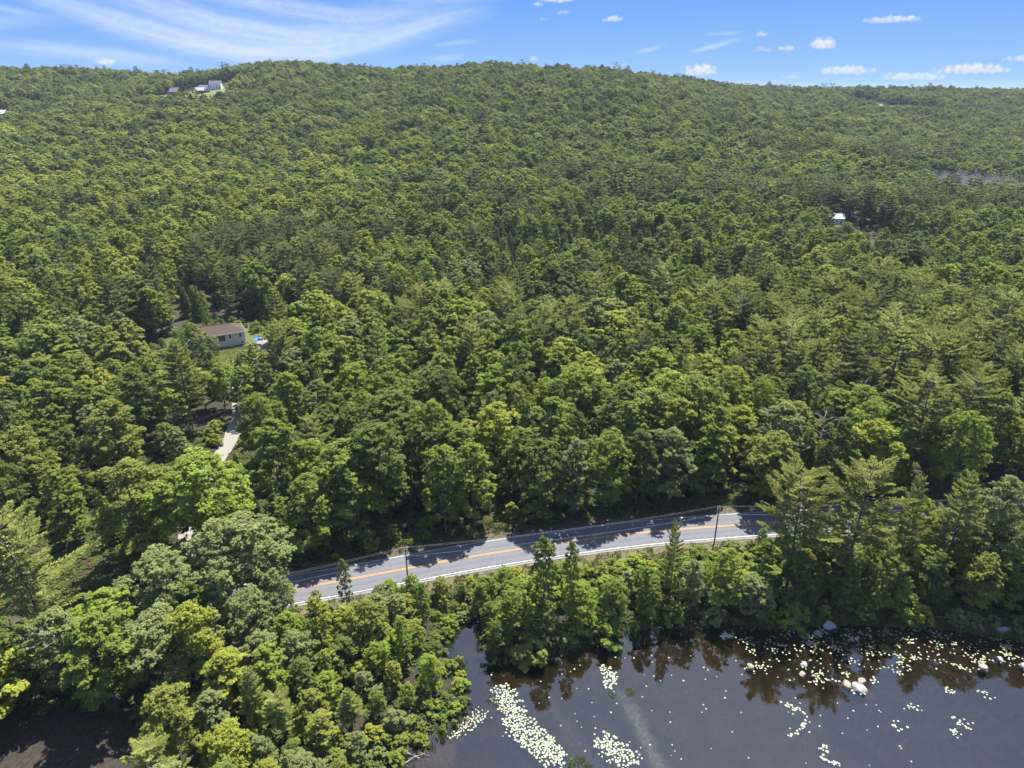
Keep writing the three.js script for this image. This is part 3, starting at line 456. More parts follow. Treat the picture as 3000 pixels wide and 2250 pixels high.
// trees that the photograph singles out, plus one added to shade the mud
const HEROES = [
  ['pine', 54.2, 108, 26.5, 1.12, 0, 1, 'broad olive pine standing between the road and the boulder on the shore'],
  ['pine', 65.2, 108, 28.5, 1.15, 0, 3, 'tallest broad pine on the pond side of the road'],
  ['pine', 75, 108, 25.5, 0.66, 2, 2, 'narrow bright pine right of the two broad pines by the road'],
  ['broadleaf', 80.5, 112, 18, 0.75, 1, 4, 'dark-stemmed yellowish tree in front of the road near the right edge'],
  ['pine', 84.6, 108.5, 26, 0.85, 2, 0, 'spiky pale pine near the right edge on the pond side of the road'],
  ['broadleaf', 93, 109, 24.5, 0.85, 3, 4, 'grey-green tree at the right edge in front of the road'],
  ['broadleaf', 93.5, 101, 14, 0.95, 0, 3, 'leafy tree leaning over the pond at the right edge'],
  ['broadleaf', 86.5, 102, 13, 0.95, 5, 1, 'olive rounded tree on the bank left of the right edge'],
  ['broadleaf', 78.5, 102.5, 13, 0.9, 2, 0, 'deep-green tree on the bank behind the fallen branch'],
  ['broadleaf', 70.5, 102.5, 12.5, 0.9, 0, 3, 'mid-green tree on the bank behind the lily pads'],
  ['broadleaf', 62.5, 102.5, 12, 0.9, 2, 5, 'deep-green low tree above the white shore boulder'],
  ['broadleaf', 54.5, 103.5, 12, 0.85, 2, 3, 'deep-green tree left of the white shore boulder'],
  ['broadleaf', 39.5, 103, 13.5, 0.85, 4, 3, 'bright-green rounded tree at the bend of the pond shore'],
  ['broadleaf', 47.5, 103.8, 11, 0.85, 2, 5, 'deep-green bushy tree beside the bare branched snag'],
  ['pine', 30.2, 104, 18.5, 0.62, 2, 2, 'young pine rising over the road just left of the second utility pole'],
  ['broadleaf', 5.6, 98, 19.5, 0.6, 0, 2, 'slim tree whose crown overlaps the road, left of its thinner twin'],
  ['broadleaf', 10.6, 99, 18, 0.42, 4, 2, 'thin sparse tree overlapping the road, right of its slim twin'],
  ['broadleaf', 0.6, 94.9, 10.2, 1.05, 0, 3, 'full mid-green tree on the point beside the pond inlet'],
  ['broadleaf', -2.4, 92.0, 7, 1.05, 2, 3, 'deep-green tree hanging over the tip of the point'],
  ['broadleaf', 5.8, 94.0, 9.2, 1.05, 2, 0, 'deep-green tree on the point, next to the inlet tree'],
  ['broadleaf', 12.2, 97.0, 10.2, 0.95, 4, 3, 'bright-green dome-shaped tree at the pond edge on the point'],
  ['broadleaf', 18.6, 98.6, 10, 0.9, 0, 1, 'mid-green tree over the water right of the bright dome'],
  ['broadleaf', 25, 100.2, 12, 0.85, 0, 5, 'mid-green tree on the shore behind the short grey branch'],
  ['broadleaf', 33, 101.5, 12.5, 0.85, 3, 0, 'grey-green tree on the shore left of the bright rounded tree'],
  ['broadleaf', -48.5, 98, 22, 1.22, 3, 1, 'large grey-green oak whose crown hides the left end of the road'],
  ['broadleaf', -41.5, 95, 14.5, 0.95, 3, 4, 'grey-green oak beside the large one, showing its trunk'],
  ['broadleaf', -60, 93, 19, 1.15, 3, 1, 'grey-green oak left of the large road-side oak'],
  ['pine', -80, 91, 28, 1.15, 2, 1, 'tall pale pine at the left edge of the picture'],
  ['broadleaf', -71, 82, 17, 1.05, 3, 0, 'grey-green tree below the pine at the left edge'],
  ['broadleaf', -50, 82.5, 17.5, 1.0, 1, 4, 'yellow-green tree above the bare shaded mud'],
  ['broadleaf', -44, 88.5, 15.5, 0.9, 3, 1, 'grey-green oak with dead limbs left of the pond inlet'],
  ['broadleaf', -78.5, 79.5, 16, 1.0, 2, 3, 'deep-green tree added to shade the bare mud at the left edge'],  // added tree, placed so its shadow closes the sunlit gap on the mud
  ['pine', -38.5, 74.5, 13.5, 0.95, 2, 2, 'pale young pine in the bushes left of the pond'],
  ['broadleaf', -33, 91, 12.5, 0.85, 1, 5, 'yellow-green slim tree between the oak and the inlet'],
  ['broadleaf', -24.5, 91, 11.5, 0.95, 5, 3, 'olive tree on the bank left of the inlet'],
  ['broadleaf', -18.2, 87.6, 11, 0.75, 4, 2, 'bright-green upright tree at the mouth of the inlet'],
  ['broadleaf', -16.4, 97.5, 10, 0.7, 0, 5, 'mid-green upright tree at the head of the inlet'],
  ['broadleaf', -13.0, 83.0, 7.5, 0.9, 4, 3, 'bright-green bush-like tree over the left side of the inlet'],
  ['broadleaf', -31, 101.5, 12, 0.5, 3, 2, 'wispy grey-green sapling in front of the road near the utility pole'],
  ['broadleaf', -42.5, 118, 19, 0.95, 0, 3, 'mid-green tree with low boughs behind the far left stretch of road'],
  ['broadleaf', -35, 120.6, 19, 0.95, 2, 5, 'deep-green tree behind the road left of the utility pole'],
  ['broadleaf', -14.6, 126, 21.5, 0.9, 0, 2, 'tall mid-green tree behind the road right of the utility pole'],
  ['broadleaf', -8.4, 128, 21.5, 0.95, 4, 2, 'tall bright-green tree whose shadow crosses both lanes'],
  ['broadleaf', 6.6, 131.6, 19.5, 0.95, 2, 3, 'deep-green tree behind the road above the slim shore tree'],
  ['broadleaf', 13.8, 133.4, 20, 0.9, 3, 5, 'grey-green tree second in the row above the middle road'],
  ['broadleaf', 21, 134.8, 20.5, 0.95, 0, 1, 'mid-green tree third in the row above the middle road'],
  ['broadleaf', 29, 136.4, 20.5, 0.9, 2, 2, 'deep-green tree fourth in the row above the middle road'],
  ['broadleaf', 37, 137.8, 20, 0.95, 3, 3, 'grey-green tree behind the road by the second utility pole'],
  ['broadleaf', 46, 139.4, 19.5, 0.9, 0, 5, 'mid-green tree behind the road right of the second utility pole'],
  ['pine', -88, 246, 22.0, 1.15, 0, 2, 'large cone-shaped evergreen right of the brown-roofed house'],
  ['broadleaf', -121, 258, 17, 0.62, 1, 2, 'slim pale birch behind the brown-roofed house'],
  ['broadleaf', -113.5, 231, 12.5, 1.05, 0, 3, 'leafy mid-green tree covering the left front of the house'],
  ['broadleaf', -106.5, 226, 9.5, 1.0, 3, 1, 'grey-green tree at the left side of the lawn'],
  ['broadleaf', -99, 205, 14.5, 0.95, 2, 0, 'deep-green tree left of the driveway below the lawn'],
  ['broadleaf', -77.6, 181.5, 16, 0.95, 0, 3, 'mid-green tree overhanging the right side of the driveway'],
  ['broadleaf', -86.5, 186.5, 15, 0.9, 4, 1, 'bright-green tree overhanging the left side of the driveway'],
  ['broadleaf', -84.5, 200.5, 13.5, 0.95, 3, 3, 'grey-green tree over the driveway bend below the lawn'],
  ['hemlock', -69.8, 167, 13.5, 0.75, 1, 2, 'narrow bright evergreen right of the gravel driveway'],
  ['hemlock', -66, 168.5, 11, 0.75, 1, 0, 'shorter bright evergreen beside the narrow one by the driveway'],
];
for (const [kind, x, d, h, w, tint, v, label] of HEROES) plant(kind, x, d, h, { w, tint, v, label, room: 3.2 + 2.0 * w, turn: (x * 7.3 + d) % 6.28 });

{
  const r = rngOf(77);
  const broadTint = (x, d) => { const n = 1.2 * fbm(noiseC, x / 90, d / 60, 3) + (r() - 0.5) * lerp(0.9, 0.55, smooth(250, 500, d)); const yel = smooth(-30, -130, x) * smooth(190, 300, d) * 0.62 * smooth(1000, 600, d); if (n + yel > 0.55) return 1; if (n < -0.55) return 2; const q = r(); if (d < 125) return q < 0.35 ? 3 : q < 0.6 ? 0 : q < 0.8 ? 4 : q < 0.9 ? 5 : 2; if (d > 330) return q < 0.42 ? 0 : q < 0.7 ? 5 : q < 0.93 ? 4 : 2; return q < 0.34 ? 0 : q < 0.52 ? 4 : q < 0.68 ? 5 : q < 0.84 ? 2 : q < 0.93 ? 3 : 1; };
  // trees in the bushes on the left bank
  for (let k = 0; k < 4200; k++) {
    const x = lerp(-118, -9, r()), d = lerp(46, 106, r()), [rs] = ROAD.side(x, d), sd = shoreDist(x, d);
    if (sd < 1.6 || rs > -7.4 || (x > -21 && sd < 5.2)) continue;
    if (d > 55 && d < 77.5 && x > -80 && x < -47.5 + (d - 70) * 0.4) continue;                          // bare shaded mud
    const tall = smooth(-30, -58, x), h = lerp(8.2, 16, tall) * (0.8 + 0.4 * r()) * (rs > -12 ? 0.62 : 1) * (x > -24 ? 0.78 : 1), room = lerp(3.7, 5.6, tall); if (!clear(x, d, room)) continue;
    if (rs > -15 && x > -44 && h > 6) continue;
    const kd = r() < 0.07 ? 'pine' : 'broadleaf';
    plant(kd, x, d, h, { w: 1.0 + 0.35 * r(), tint: kd === 'pine' ? 2 : [0, 3, 4, 5, 1, 2, 4, 3][Math.floor(r() * 8)], v: Math.floor(r() * (kd === 'pine' ? 4 : 6)), room, turn: r() * 6.28 });
  }
  for (let k = 0; k < 700; k++) {                                                                        // right-hand strip
    const x = lerp(50, 122, r()), d = lerp(96, 126, r()), [rs] = ROAD.side(x, d), sd = shoreDist(x, d);
    if (sd < 2 || rs > -8) continue;
    const h = lerp(9, 12.5, smooth(55, 90, x)) * (0.75 + 0.4 * r()) * (rs > -13 ? 0.6 : 1); if (!clear(x, d, 4.1)) continue;
    plant('broadleaf', x, d, h, { w: 1 + 0.3 * r(), tint: [0, 3, 2, 5, 2, 4][Math.floor(r() * 6)], v: Math.floor(r() * 6), room: 4.1, turn: r() * 6.28 });
  }
  for (let k = 0; k < 900; k++) {                                                                        // the point and the middle shore
    const x = lerp(-5, 50, r()), d = lerp(91, 112, r()), [rs] = ROAD.side(x, d), sd = shoreDist(x, d);
    if (sd < 1.2 || sd > 8 || rs > -12) continue;
    const h = lerp(8.4, 6, smooth(2, 8, sd)) * lerp(0.85, 1.15, smooth(5, 30, x)) * (0.75 + 0.4 * r()); if (!clear(x, d, 3.5)) continue;
    plant('broadleaf', x, d, h, { w: 1 + 0.35 * r(), tint: [0, 3, 2, 4, 0, 4, 5][Math.floor(r() * 7)], v: [2, 3, 5, 3, 1][Math.floor(r() * 5)], room: 3.5, turn: r() * 6.28 });
  }
  // shrubs: verge, pond banks, forest edge beyond the road
  for (let k = 0; k < 16000; k++) {
    const x = lerp(-62, 120, r()), d = lerp(60, 150, r()), sd = shoreDist(x, d), [rs] = ROAD.side(x, d);
    if (sd < 0.4) continue;
    let h, room;
    if (rs < 0) {
      if (rs > -7.4 || (d < 77 && x < -47)) continue;
      const strip = x > -14 && x < 50; if (rs > -9.6 && r() < 0.93) continue;
      const cap = strip ? (rs > -9.5 ? 1.5 : rs > -13 ? 2.8 : 4.8) : x > -50 && x < -14 ? (rs > -10 ? 1.8 : rs > -15 ? 3.2 : 4.6) : 4.2;
      h = Math.min(cap, x < -6 && x > -21 && sd < 5 ? 2.1 : 9) * (0.55 + 0.5 * r()); room = 0.9 + h * 0.36;
    } else { if (rs < 7.2 || rs > 12 || x > 30) continue; h = (rs < 8.5 ? 1.2 : 3.6) * (0.5 + 0.7 * r()); room = 2 + h * 0.45; if (r() < 0.7) continue; }
    if (!clear(x, d, room)) continue;
    plant('shrub', x, d, h, { w: 0.95 + 0.35 * r(), tint: [4, 0, 0, 5, 2, 3, 4, 1][Math.floor(r() * 8)], v: Math.floor(r() * 3), room, turn: r() * 6.28 });
  }
  for (let k = 0; k < 1500; k++) {
    const x = lerp(-136, -66, r()), d = lerp(158, 268, r()); if (blocked(x, d, 0) || !clear(x, d, 2.6) || Math.hypot(x - HOUSE[0], d - HOUSE[1]) > 34 && Math.abs(DRIVE.side(x, d)[0]) > 5.5) continue; if (d > 176 && d < 214 && r() < 0.75) continue;
    plant('shrub', x, d, 1.4 + 2.6 * r(), { w: 1 + 0.3 * r(), tint: [4, 0, 1, 5, 2, 3][Math.floor(r() * 6)], v: Math.floor(r() * 3), room: 2.6, turn: r() * 6 });
  }
  // the forest
  const add = (x, d, room) => {
    const y = groundY(x, d); if (!inView(x, d, y + 14, 22)) return;
    const [rs] = ROAD.side(x, d); if (d < 135 && rs < 0) return;
    if (blocked(x, d, 4) || !clear(x, d, room)) return;
    const p = inStand(PINE_STANDS, x, d), q = inStand(HEM_STANDS, x, d), far = smooth(450, 800, d), rr = r();
    let kind = 'broadleaf'; if (rr < Math.max(p, 0.055 * (1 - far * 0.5))) kind = 'pine'; else if (rr > 1 - Math.max(q, 0.07)) kind = 'hemlock';
    const row = rs > 0 && rs < 30 && x < 55, big = 0.82 + 0.36 * r();
    const calm = smooth(350, 700, d); let h = kind === 'broadleaf' ? 20.5 * lerp(big, 0.86 + 0.3 * r(), calm) : kind === 'pine' ? 24.5 * big : 16 * (0.7 + 0.5 * r());
    if (d > 150 && kind === 'broadleaf') h *= 1 + 0.17 * noiseB(x / 42 + 9, d / 42); if (row) h *= 1.05; if (d > 240 && d < 300 && Math.abs(x) < 60) h *= 0.92; if (Math.hypot(x + 98, d - 205) < 22) h *= 0.62;
    for (const [a, b, c, e, m] of LOW) if (x > a && x < b && d > c && d < e) h = Math.min(h, m * (0.8 + 0.25 * r()));
    const n = kind === 'pine' ? 4 : kind === 'hemlock' ? 3 : 6;
    const wf = d > 350 ? lerp(1, 1.18, smooth(300, 600, d)) : 1;
    plant(kind, x, d, h, { w: (0.82 + 0.42 * r()) * wf, tint: kind === 'broadleaf' ? broadTint(x, d) : kind === 'pine' ? (d > 270 && r() < 0.78 ? 1 : r() < 0.55 ? 0 : r() < 0.35 ? 1 : 2) : (r() < 0.65 ? 0 : 1), v: row && kind === 'broadleaf' ? [2, 3, 5, 1, 3, 5][Math.floor(r() * 6)] : Math.floor(r() * n), room, turn: r() * 6.28 });
  };
  const ring = (d0, d1, room, tries) => { const X = d1 * 0.86 + 40; for (let k = 0; k < tries; k++) { const d = lerp(d0, d1, r()), x = (r() * 2 - 1) * X; if (Math.abs(x) > d * 0.86 + 45) continue; add(x, d, room * (0.85 + 0.3 * r())); } };
  for (let k = 0; k < 110; k++) { const x = lerp(-820, 700, r()), dr = lerp(1150, 1500, smooth(80, 520, x)), d = dr + (r() - 0.7) * 90; if (x > -300 && r() < 0.6) continue; if (blocked(x, d, 3) || !clear(x, d, 6)) continue; plant('hemlock', x, d, 20 + 6 * r(), { w: 0.9 + 0.5 * r(), tint: 0, v: Math.floor(r() * 3), room: 6, turn: r() * 6 }); }
  for (const [fx, w] of [[650, 46], [906, 38]]) for (let q = -w; q <= w; q += 4.5) plant('hemlock', fx + q + r(), 1424 + 6 * r(), 16 + 5 * r(), { w: 1.5 + 0.4 * r(), tint: r() < 0.6 ? 0 : 1, v: Math.floor(r() * 3), room: 4, turn: r() * 6 });
  ring(116, 300, 6.9, 24000); ring(300, 560, 7.8, 46000); ring(560, 1000, 8.6, 95000); ring(1000, 1620, 9.3, 140000);
}
console.log('trees', trees.length);

// ---------------------------------------------------------------- the largest-looking three hundred of each kind are things of their own; the rest is forest
const LIMIT = { broadleaf: 300, pine: 300, hemlock: 200, shrub: 300 }, NAME = { broadleaf: 'broadleaf_tree', pine: 'pine_tree', hemlock: 'hemlock_tree', shrub: 'shrub' };
const WORD = { broadleaf: 'broadleaf tree', pine: 'pine', hemlock: 'hemlock', shrub: 'shrub' };
const ORD = ['first', 'second', 'third', 'fourth', 'fifth', 'sixth', 'seventh', 'eighth', 'ninth', 'tenth', 'eleventh', 'twelfth', 'thirteenth', 'fourteenth', 'fifteenth', 'sixteenth', 'seventeenth', 'eighteenth', 'nineteenth', 'twentieth'];
function zone(t) {
  const [rs] = ROAD.side(t.x, t.d), sd = shoreDist(t.x, t.d), hd = Math.hypot(t.x - HOUSE[0], t.d - HOUSE[1]);
  if (rs < 0 && t.d < 135) {
    if (t.x < -50) return 'near the left edge below the road';
    if (t.x < -6) return sd < 5 ? 'along the left pond shore' : 'left of the pond inlet';
    if (t.x < 22) return sd < 6 ? 'along the shore of the point' : 'on the point under the road verge';
    if (t.x < 52) return sd < 6 ? 'on the curving middle shore' : 'between road and middle shore';
    return sd < 6 ? 'on the right-hand pond shore' : 'between right-hand shore and road';
  }
  if (rs > 0 && rs < 15 && t.d < 160) return t.x < -45 ? 'just behind the left road' : t.x < 12 ? 'just behind the middle road' : 'just behind the right road';
  if (hd < 32) return 'around the brown-roofed house';
  if (Math.abs(DRIVE.side(t.x, t.d)[0]) < 12 && t.d > 120) return 'beside the gravel driveway';
  if (t.x < -95) return t.d < 200 ? 'in the woods left of the driveway' : 'in the woods left of the house';
  const row = t.d < 165 ? 'second row of woods' : t.d < 205 ? 'third row of woods' : t.d < 250 ? 'woods level with house' : 'woods beyond house';
  return t.x < -30 ? `in ${row} near driveway` : t.x < 45 ? `in ${row}, centre` : `in ${row}, rightward`;
}
const groupOf = (t) => ({ broadleaf: 'broadleaf trees of the near woods', pine: 'pines of the near woods', hemlock: 'hemlocks of the near woods', shrub: 'shrubs between the road and the pond' })[t.kind];
{
  const solo = [], rest = { broadleaf: [], pine: [], hemlock: [], shrub: [] };
  for (const t of trees) t.y = (Math.hypot(t.x - HOUSE[0], t.d - HOUSE[1]) < 36 ? surfaceY(t.x, t.d) : groundY(t.x, t.d));
  for (const k in LIMIT) {
    const list = trees.filter((t) => t.kind === k), seen = list.filter((t) => inView(t.x, t.d, t.y + t.h * 0.8, 0)).sort((a, b) => (b.label ? 1 : 0) - (a.label ? 1 : 0) || b.h / Math.hypot(b.x, b.d, EYE) - a.h / Math.hypot(a.x, a.d, EYE));
    const set = new Set(seen.slice(0, LIMIT[k])); for (const t of list) (set.has(t) ? solo : rest[k]).push(t);
  }
  const cells = new Map();
  for (const t of solo) if (!t.label) { const nom = GEO[t.kind][0][t.v].H, size = t.h > nom * 1.06 ? 'tall' : t.h < nom * 0.86 ? 'small' : 'medium'; t.cell = `${size} ${TINTS[t.kind][t.tint][0]} ${WORD[t.kind]} ${zone(t)}`; if (!cells.has(t.cell)) cells.set(t.cell, []); cells.get(t.cell).push(t); }
  for (const [c, list] of cells) { list.sort((a, b) => a.x / a.d - b.x / b.d); list.forEach((t, i) => { t.label = list.length > 1 ? `${c}, ${ORD[i] ?? (i + 1) + 'th'} from left` : c; }); }
  for (const t of solo) {
    const lod = t.kind === 'shrub' ? 0 : t.d < 175 ? 0 : 1, q = GEO[t.kind][lod][t.v], s = t.h / q.H, g = top(NAME[t.kind], t.label, t.kind === 'shrub' ? 'shrub' : 'tree', t.x, t.y - 0.05, t.d, t.turn, groupOf(t));
    g.scale.set(s * t.w, s, s * t.w); part('trunk', q.trunk, t.kind === 'pine' ? bark.pine : bark.broad, g); part('crown', q.crown, MATS[t.kind][t.tint], g);
  }
  const mass = { broadleaf: ['broadleaf_forest', 'leafy deciduous forest covering the flats and the far hill'], pine: ['pine_forest', 'dark and olive pines rising out of the farther forest'], hemlock: ['hemlock_forest', 'small dark conical hemlocks scattered through the farther forest'], shrub: ['undergrowth', 'low leafy undergrowth on the pond banks'] };
  const M = new THREE.Matrix4(), Q = new THREE.Quaternion(), UP = new THREE.Vector3(0, 1, 0);
  for (const k in rest) {
    if (!rest[k].length) continue;
    const g = new THREE.Group(); g.name = mass[k][0]; scene.add(g); tag(g, mass[k][1], k === 'shrub' ? 'undergrowth' : 'forest', null, 'stuff');
    const base = rgb(...TINTS[k][0][1]), mat = leafMat(base, k === 'broadleaf' ? 0.48 : 0.34), bins = new Map();
    for (const t of rest[k]) { const lod = k === 'shrub' ? 0 : t.d < 150 ? 0 : t.d < 480 ? 1 : 2, key = lod * 10 + t.v; if (!bins.has(key)) bins.set(key, []); bins.get(key).push(t); }
    for (const [key, list] of bins) {
      const lod = Math.floor(key / 10), q = GEO[k][lod][key % 10], cr = q.crown, geo = new THREE.BufferGeometry(), tp = q.trunk.attributes.position, cp = cr.attributes.position, nT = tp.count, pos = new Float32Array((nT + cp.count) * 3), colr = new Float32Array((nT + cp.count) * 3).fill(1);
      pos.set(tp.array, 0); pos.set(cp.array, nT * 3); colr.set(cr.attributes.color.array, nT * 3);
      const ti = q.trunk.index.array, ci = cr.index.array, index = new Uint32Array(ti.length + ci.length); index.set(ti, 0); for (let i = 0; i < ci.length; i++) index[ti.length + i] = ci[i] + nT;
      geo.setAttribute('position', new THREE.BufferAttribute(pos, 3)); geo.setAttribute('color', new THREE.BufferAttribute(colr, 3)); geo.setIndex(new THREE.BufferAttribute(index, 1)); geo.addGroup(0, ti.length, 0); geo.addGroup(ti.length, ci.length, 1);
      const im = new THREE.InstancedMesh(geo, [std(rgb(0.11, 0.09, 0.075), 0.95, { flatShading: true }), mat], list.length); im.name = 'tree_mass'; im.castShadow = im.receiveShadow = true; g.add(im);
      list.forEach((t, i) => {
        const s = t.h / q.H; M.compose(new THREE.Vector3(t.x, t.y - 0.05, -t.d), Q.setFromAxisAngle(UP, t.turn), new THREE.Vector3(s * t.w, s, s * t.w)); im.setMatrixAt(i, M);
        const c = TINTS[k][t.tint][1], vv = 1 + 0.14 * noiseA(t.x * 3.1, t.d * 3.7); im.setColorAt(i, rgb(c[0] / base.r * vv, c[1] / base.g * vv, c[2] / base.b * vv));
      });
    }
  }
  console.log('solo', solo.length, Object.fromEntries(Object.entries(rest).map(([k, v]) => [k, v.length])));
}
console.log('forest done');

// ---------------------------------------------------------------- bare trees and driftwood
const SNAGS = [ // x, d, height, spread, tilt, label
  [-48.5, 86.5, 12.5, 0.42, 0.05, 'pale bare-branched dead tree among the oaks left of the pond'],
  [-45, 79.5, 8.5, 0.45, 0.5, 'leaning grey dead limb tangle right of the yellow-green tree'],
  [-27.2, 101.5, 4.6, 0.6, 0.1, 'small grey leafless shrub below the road verge left of the inlet'],
  [45.6, 103.0, 5.4, 0.55, 0.16, 'bare twisted snag standing at the shore left of the white boulder'],
  [51.5, 101.6, 3.4, 0.5, 0.3, 'short forked dead stem by the water near the white boulder'],
  [90.5, 107, 8.5, 0.3, 0.1, 'thin grey dead stem on the bank near the right edge'],
  [-118, 134, 13, 0.45, 0.12, 'white dead tree with forked limbs in the left woods'],
  [6.5, 150, 15, 0.4, 0.05, 'grey leafless tree in the woods behind the road centre'],
  [-14, 196, 14.5, 0.42, 0.06, 'bare brown dead tree in the middle woods'],
  [-10.5, 193, 13, 0.42, 0.1, 'second bare dead tree beside the brown one in the middle woods'],
  [66, 146, 17, 0.3, 0.05, 'tall grey dead pine in the right woods behind the road'],
  [78, 150, 17, 0.32, 0.04, 'grey dead pine with short side branches at right behind the road'],
  [-138, 187, 12, 0.5, 0.05, 'grey dead tree in the left woods level with the driveway bend'],
  [-122, 178, 12, 0.5, 0.08, 'bare grey tree nearer the driveway in the left woods'],
  [-112, 172, 11.5, 0.5, 0.08, 'bare grey tree in the left woods closest to the driveway'],
  [95.5, 170, 18, 0.28, 0.02, 'reddish bare dead pine in the right pine stand'],
];
SNAGS.forEach(([x, d, h, sp, tilt, label], i) => {
  const q = snag(1300 + i, h, sp), g = top('dead_tree', label, 'dead tree', x, groundY(x, d) - 0.1, d, i * 1.7, 'dead trees'); g.rotation.z = tilt * (i % 2 ? 1 : -1);
  const m = i === 9 || i === 8 || i === 15 ? std(rgb(0.22, 0.17, 0.145), 0.95) : bark.dead; part('trunk', q.trunk, m, g); part('branches', q.branches, m, g);
});
{
  const r = rngOf(31), q = snag(1401, 14, 0.3), geo = mergeGeometries([q.trunk, q.branches]), n = 130, im = new THREE.InstancedMesh(geo, std(rgb(0.30, 0.28, 0.27), 0.95), n), M = new THREE.Matrix4(), Q = new THREE.Quaternion(), U = new THREE.Vector3(0, 1, 0);
  for (let i = 0; i < n; i++) { const x = lerp(345, 458, r()), d = lerp(582, 638, r()), k = 0.8 + 0.5 * r(); im.setMatrixAt(i, M.compose(new THREE.Vector3(x, groundY(x, d) - 0.1, -d), Q.setFromAxisAngle(U, r() * 6.28), new THREE.Vector3(k * 1.3, k, k * 1.3))); }
  im.name = 'dead_wood_stand'; im.castShadow = im.receiveShadow = true; scene.add(im); tag(im, 'grey stand of bare dead trees in the far swamp at right', 'dead wood', null, 'stuff');
}
{
  const fall = (label, x, d, pts, r0, twigs, turn = 0) => {
    const g = top('fallen_branch', label, 'branch', x, 0, d, turn, 'fallen wood at the shore'), r = rngOf(Math.round(x * 31 + d)); part('stem', tubeGeo(pts, r0, 0.012, 6), bark.dead, g);
    for (let k = 0; k < twigs; k++) { const a = pts[1 + Math.floor(r() * (pts.length - 2))], u = unit(r); part('twig', tubeGeo(bend(a, [a[0] + u[0] * 1.1, Math.max(0.05, a[1] + Math.abs(u[1]) * 0.7), a[2] + u[2] * 1.1], r, 0.3, 3), r0 * 0.4, 0.01, 4), bark.dead, g); }
  };
  fall('long thin fallen branch arching from the bank into the water at right', 83.5, 99, [[-4, 0.9, -1.2], [-1.6, 1.15, -0.6], [0.8, 0.8, 0.6], [2.6, 0.3, 2.2], [3.6, -0.05, 3.6]], 0.06, 2);
  fall('tangle of bleached driftwood at the bottom edge left of the sandy shallows', -15.4, 72.0, [[-1.8, 0.3, -0.9], [-0.6, 0.4, -0.1], [0.9, 0.25, 0.3], [2.2, 0.05, 0.9]], 0.09, 9);
  fall('second bleached driftwood limb lying beside the tangle', -14.2, 71.6, [[-1.6, 0.15, 1.1], [-0.3, 0.35, 0.2], [1.0, 0.3, -0.3], [2.1, 0.05, -0.2]], 0.07, 7);
  fall('short grey branch sticking out of the water under the point trees', 25.3, 95.2, [[0, -0.2, 0], [0.1, 0.8, 0.1], [0.2, 1.7, -0.1], [0.45, 2.3, 0]], 0.05, 3);
  fall('dead bleached branches hanging over the bank left of the pond', -9.6, 79.0, [[-1.5, 0.9, 0], [-0.3, 0.8, 0.3], [0.8, 0.5, 0.4], [1.7, 0.1, 0.8]], 0.06, 8);
}
// ---------------------------------------------------------------- boulders
{
  const stoneTex = grain(256, 555, 4, 0.6, 1, [0.8, 0.4]);
  const stone = [std(rgb(0.40, 0.39, 0.39), 0.9, { map: stoneTex }), std(rgb(0.33, 0.29, 0.24), 0.9, { map: stoneTex }), std(rgb(0.44, 0.36, 0.27), 0.9, { map: stoneTex })];
  const rock = (seed) => { const g = new THREE.IcosahedronGeometry(1, 4), p = g.attributes.position, v = new THREE.Vector3(), r = rngOf(seed), cuts = Array.from({ length: 7 }, () => [new THREE.Vector3(...unit(r)), 0.55 + 0.3 * r()]); for (let i = 0; i < p.count; i++) { v.fromBufferAttribute(p, i).normalize(); let q = 1; for (const [n, d] of cuts) { const c = v.dot(n); if (c * q > d) q = d / c; } q *= 1 + 0.05 * noiseA(v.x * 3 + seed, v.y * 3 + v.z * 2); p.setXYZ(i, v.x * q, v.y * q, v.z * q); } g.computeVertexNormals(); return g; };
  const list = [ // x, d, radius, squash, height of centre, material, label
    [58.8, 98.4, 1.25, 0.75, 0.35, 0, 'large pale pointed boulder on the right-hand pond shore'], [53.6, 100.2, 0.95, 0.8, 0.35, 1, 'brownish boulder half hidden on the shore left of the pale one'],
    [57.6, 84.4, 1.15, 0.6, 0.06, 0, 'grey slab boulder breaking the water beside the amber shallows'], [59.0, 86.0, 0.8, 0.5, -0.14, 2, 'tan rounded boulder just under water right of the grey slab'],
    [56.2, 85.4, 0.9, 0.4, -0.18, 2, 'amber sunken boulder left of the grey slab'], [81.2, 88.8, 0.75, 0.7, 0.12, 2, 'small pinkish boulder among the pads near the right edge'],
    [85.4, 90.6, 0.65, 0.6, 0.05, 0, 'small grey boulder among the pads beyond the pinkish one'], [88.6, 89.2, 0.8, 0.6, 0.1, 0, 'pale boulder in the water at the right edge'],
    [49.6, 87.4, 0.7, 0.45, -0.02, 2, 'tan flat stone awash left of the amber shallows'], [41.3, 89.2, 0.65, 0.45, -0.02, 2, 'tan flat stone awash below the reflected trees'],
    [56.0, 96.9, 0.7, 0.5, 0.05, 1, 'brown stone at the waterline below the pale boulder'], [86.5, 98.0, 1.0, 0.7, 0.3, 1, 'dark boulder on the bank near the right edge'], [90.2, 97.2, 1.3, 0.8, 0.4, 1, 'dark large boulder under the trees at the right edge'],
    [50.6, 89.6, 0.75, 0.5, -0.05, 0, 'pale grey stone awash amid the lily pads'], [-78, 71, 0.8, 0.8, 0.45, 0, 'grey boulder on the shaded mud at the lower left'],
  ];
  list.forEach(([x, d, rad, sq, y, m, label], i) => { const b = part(numbered('boulder'), rock(60 + i * 3), stone[m], scene); b.position.set(x, d < 75 && x < -40 ? groundY(x, d) + 0.3 : Math.max(y, groundY(x, d) + 0.2 * rad * sq), -d); b.scale.set(rad * (1 + 0.3 * ((i * 37) % 5) / 5), rad * sq, rad * 0.9); b.rotation.y = i * 1.3; tag(b, label, 'boulder', 'boulders at the pond'); });
}
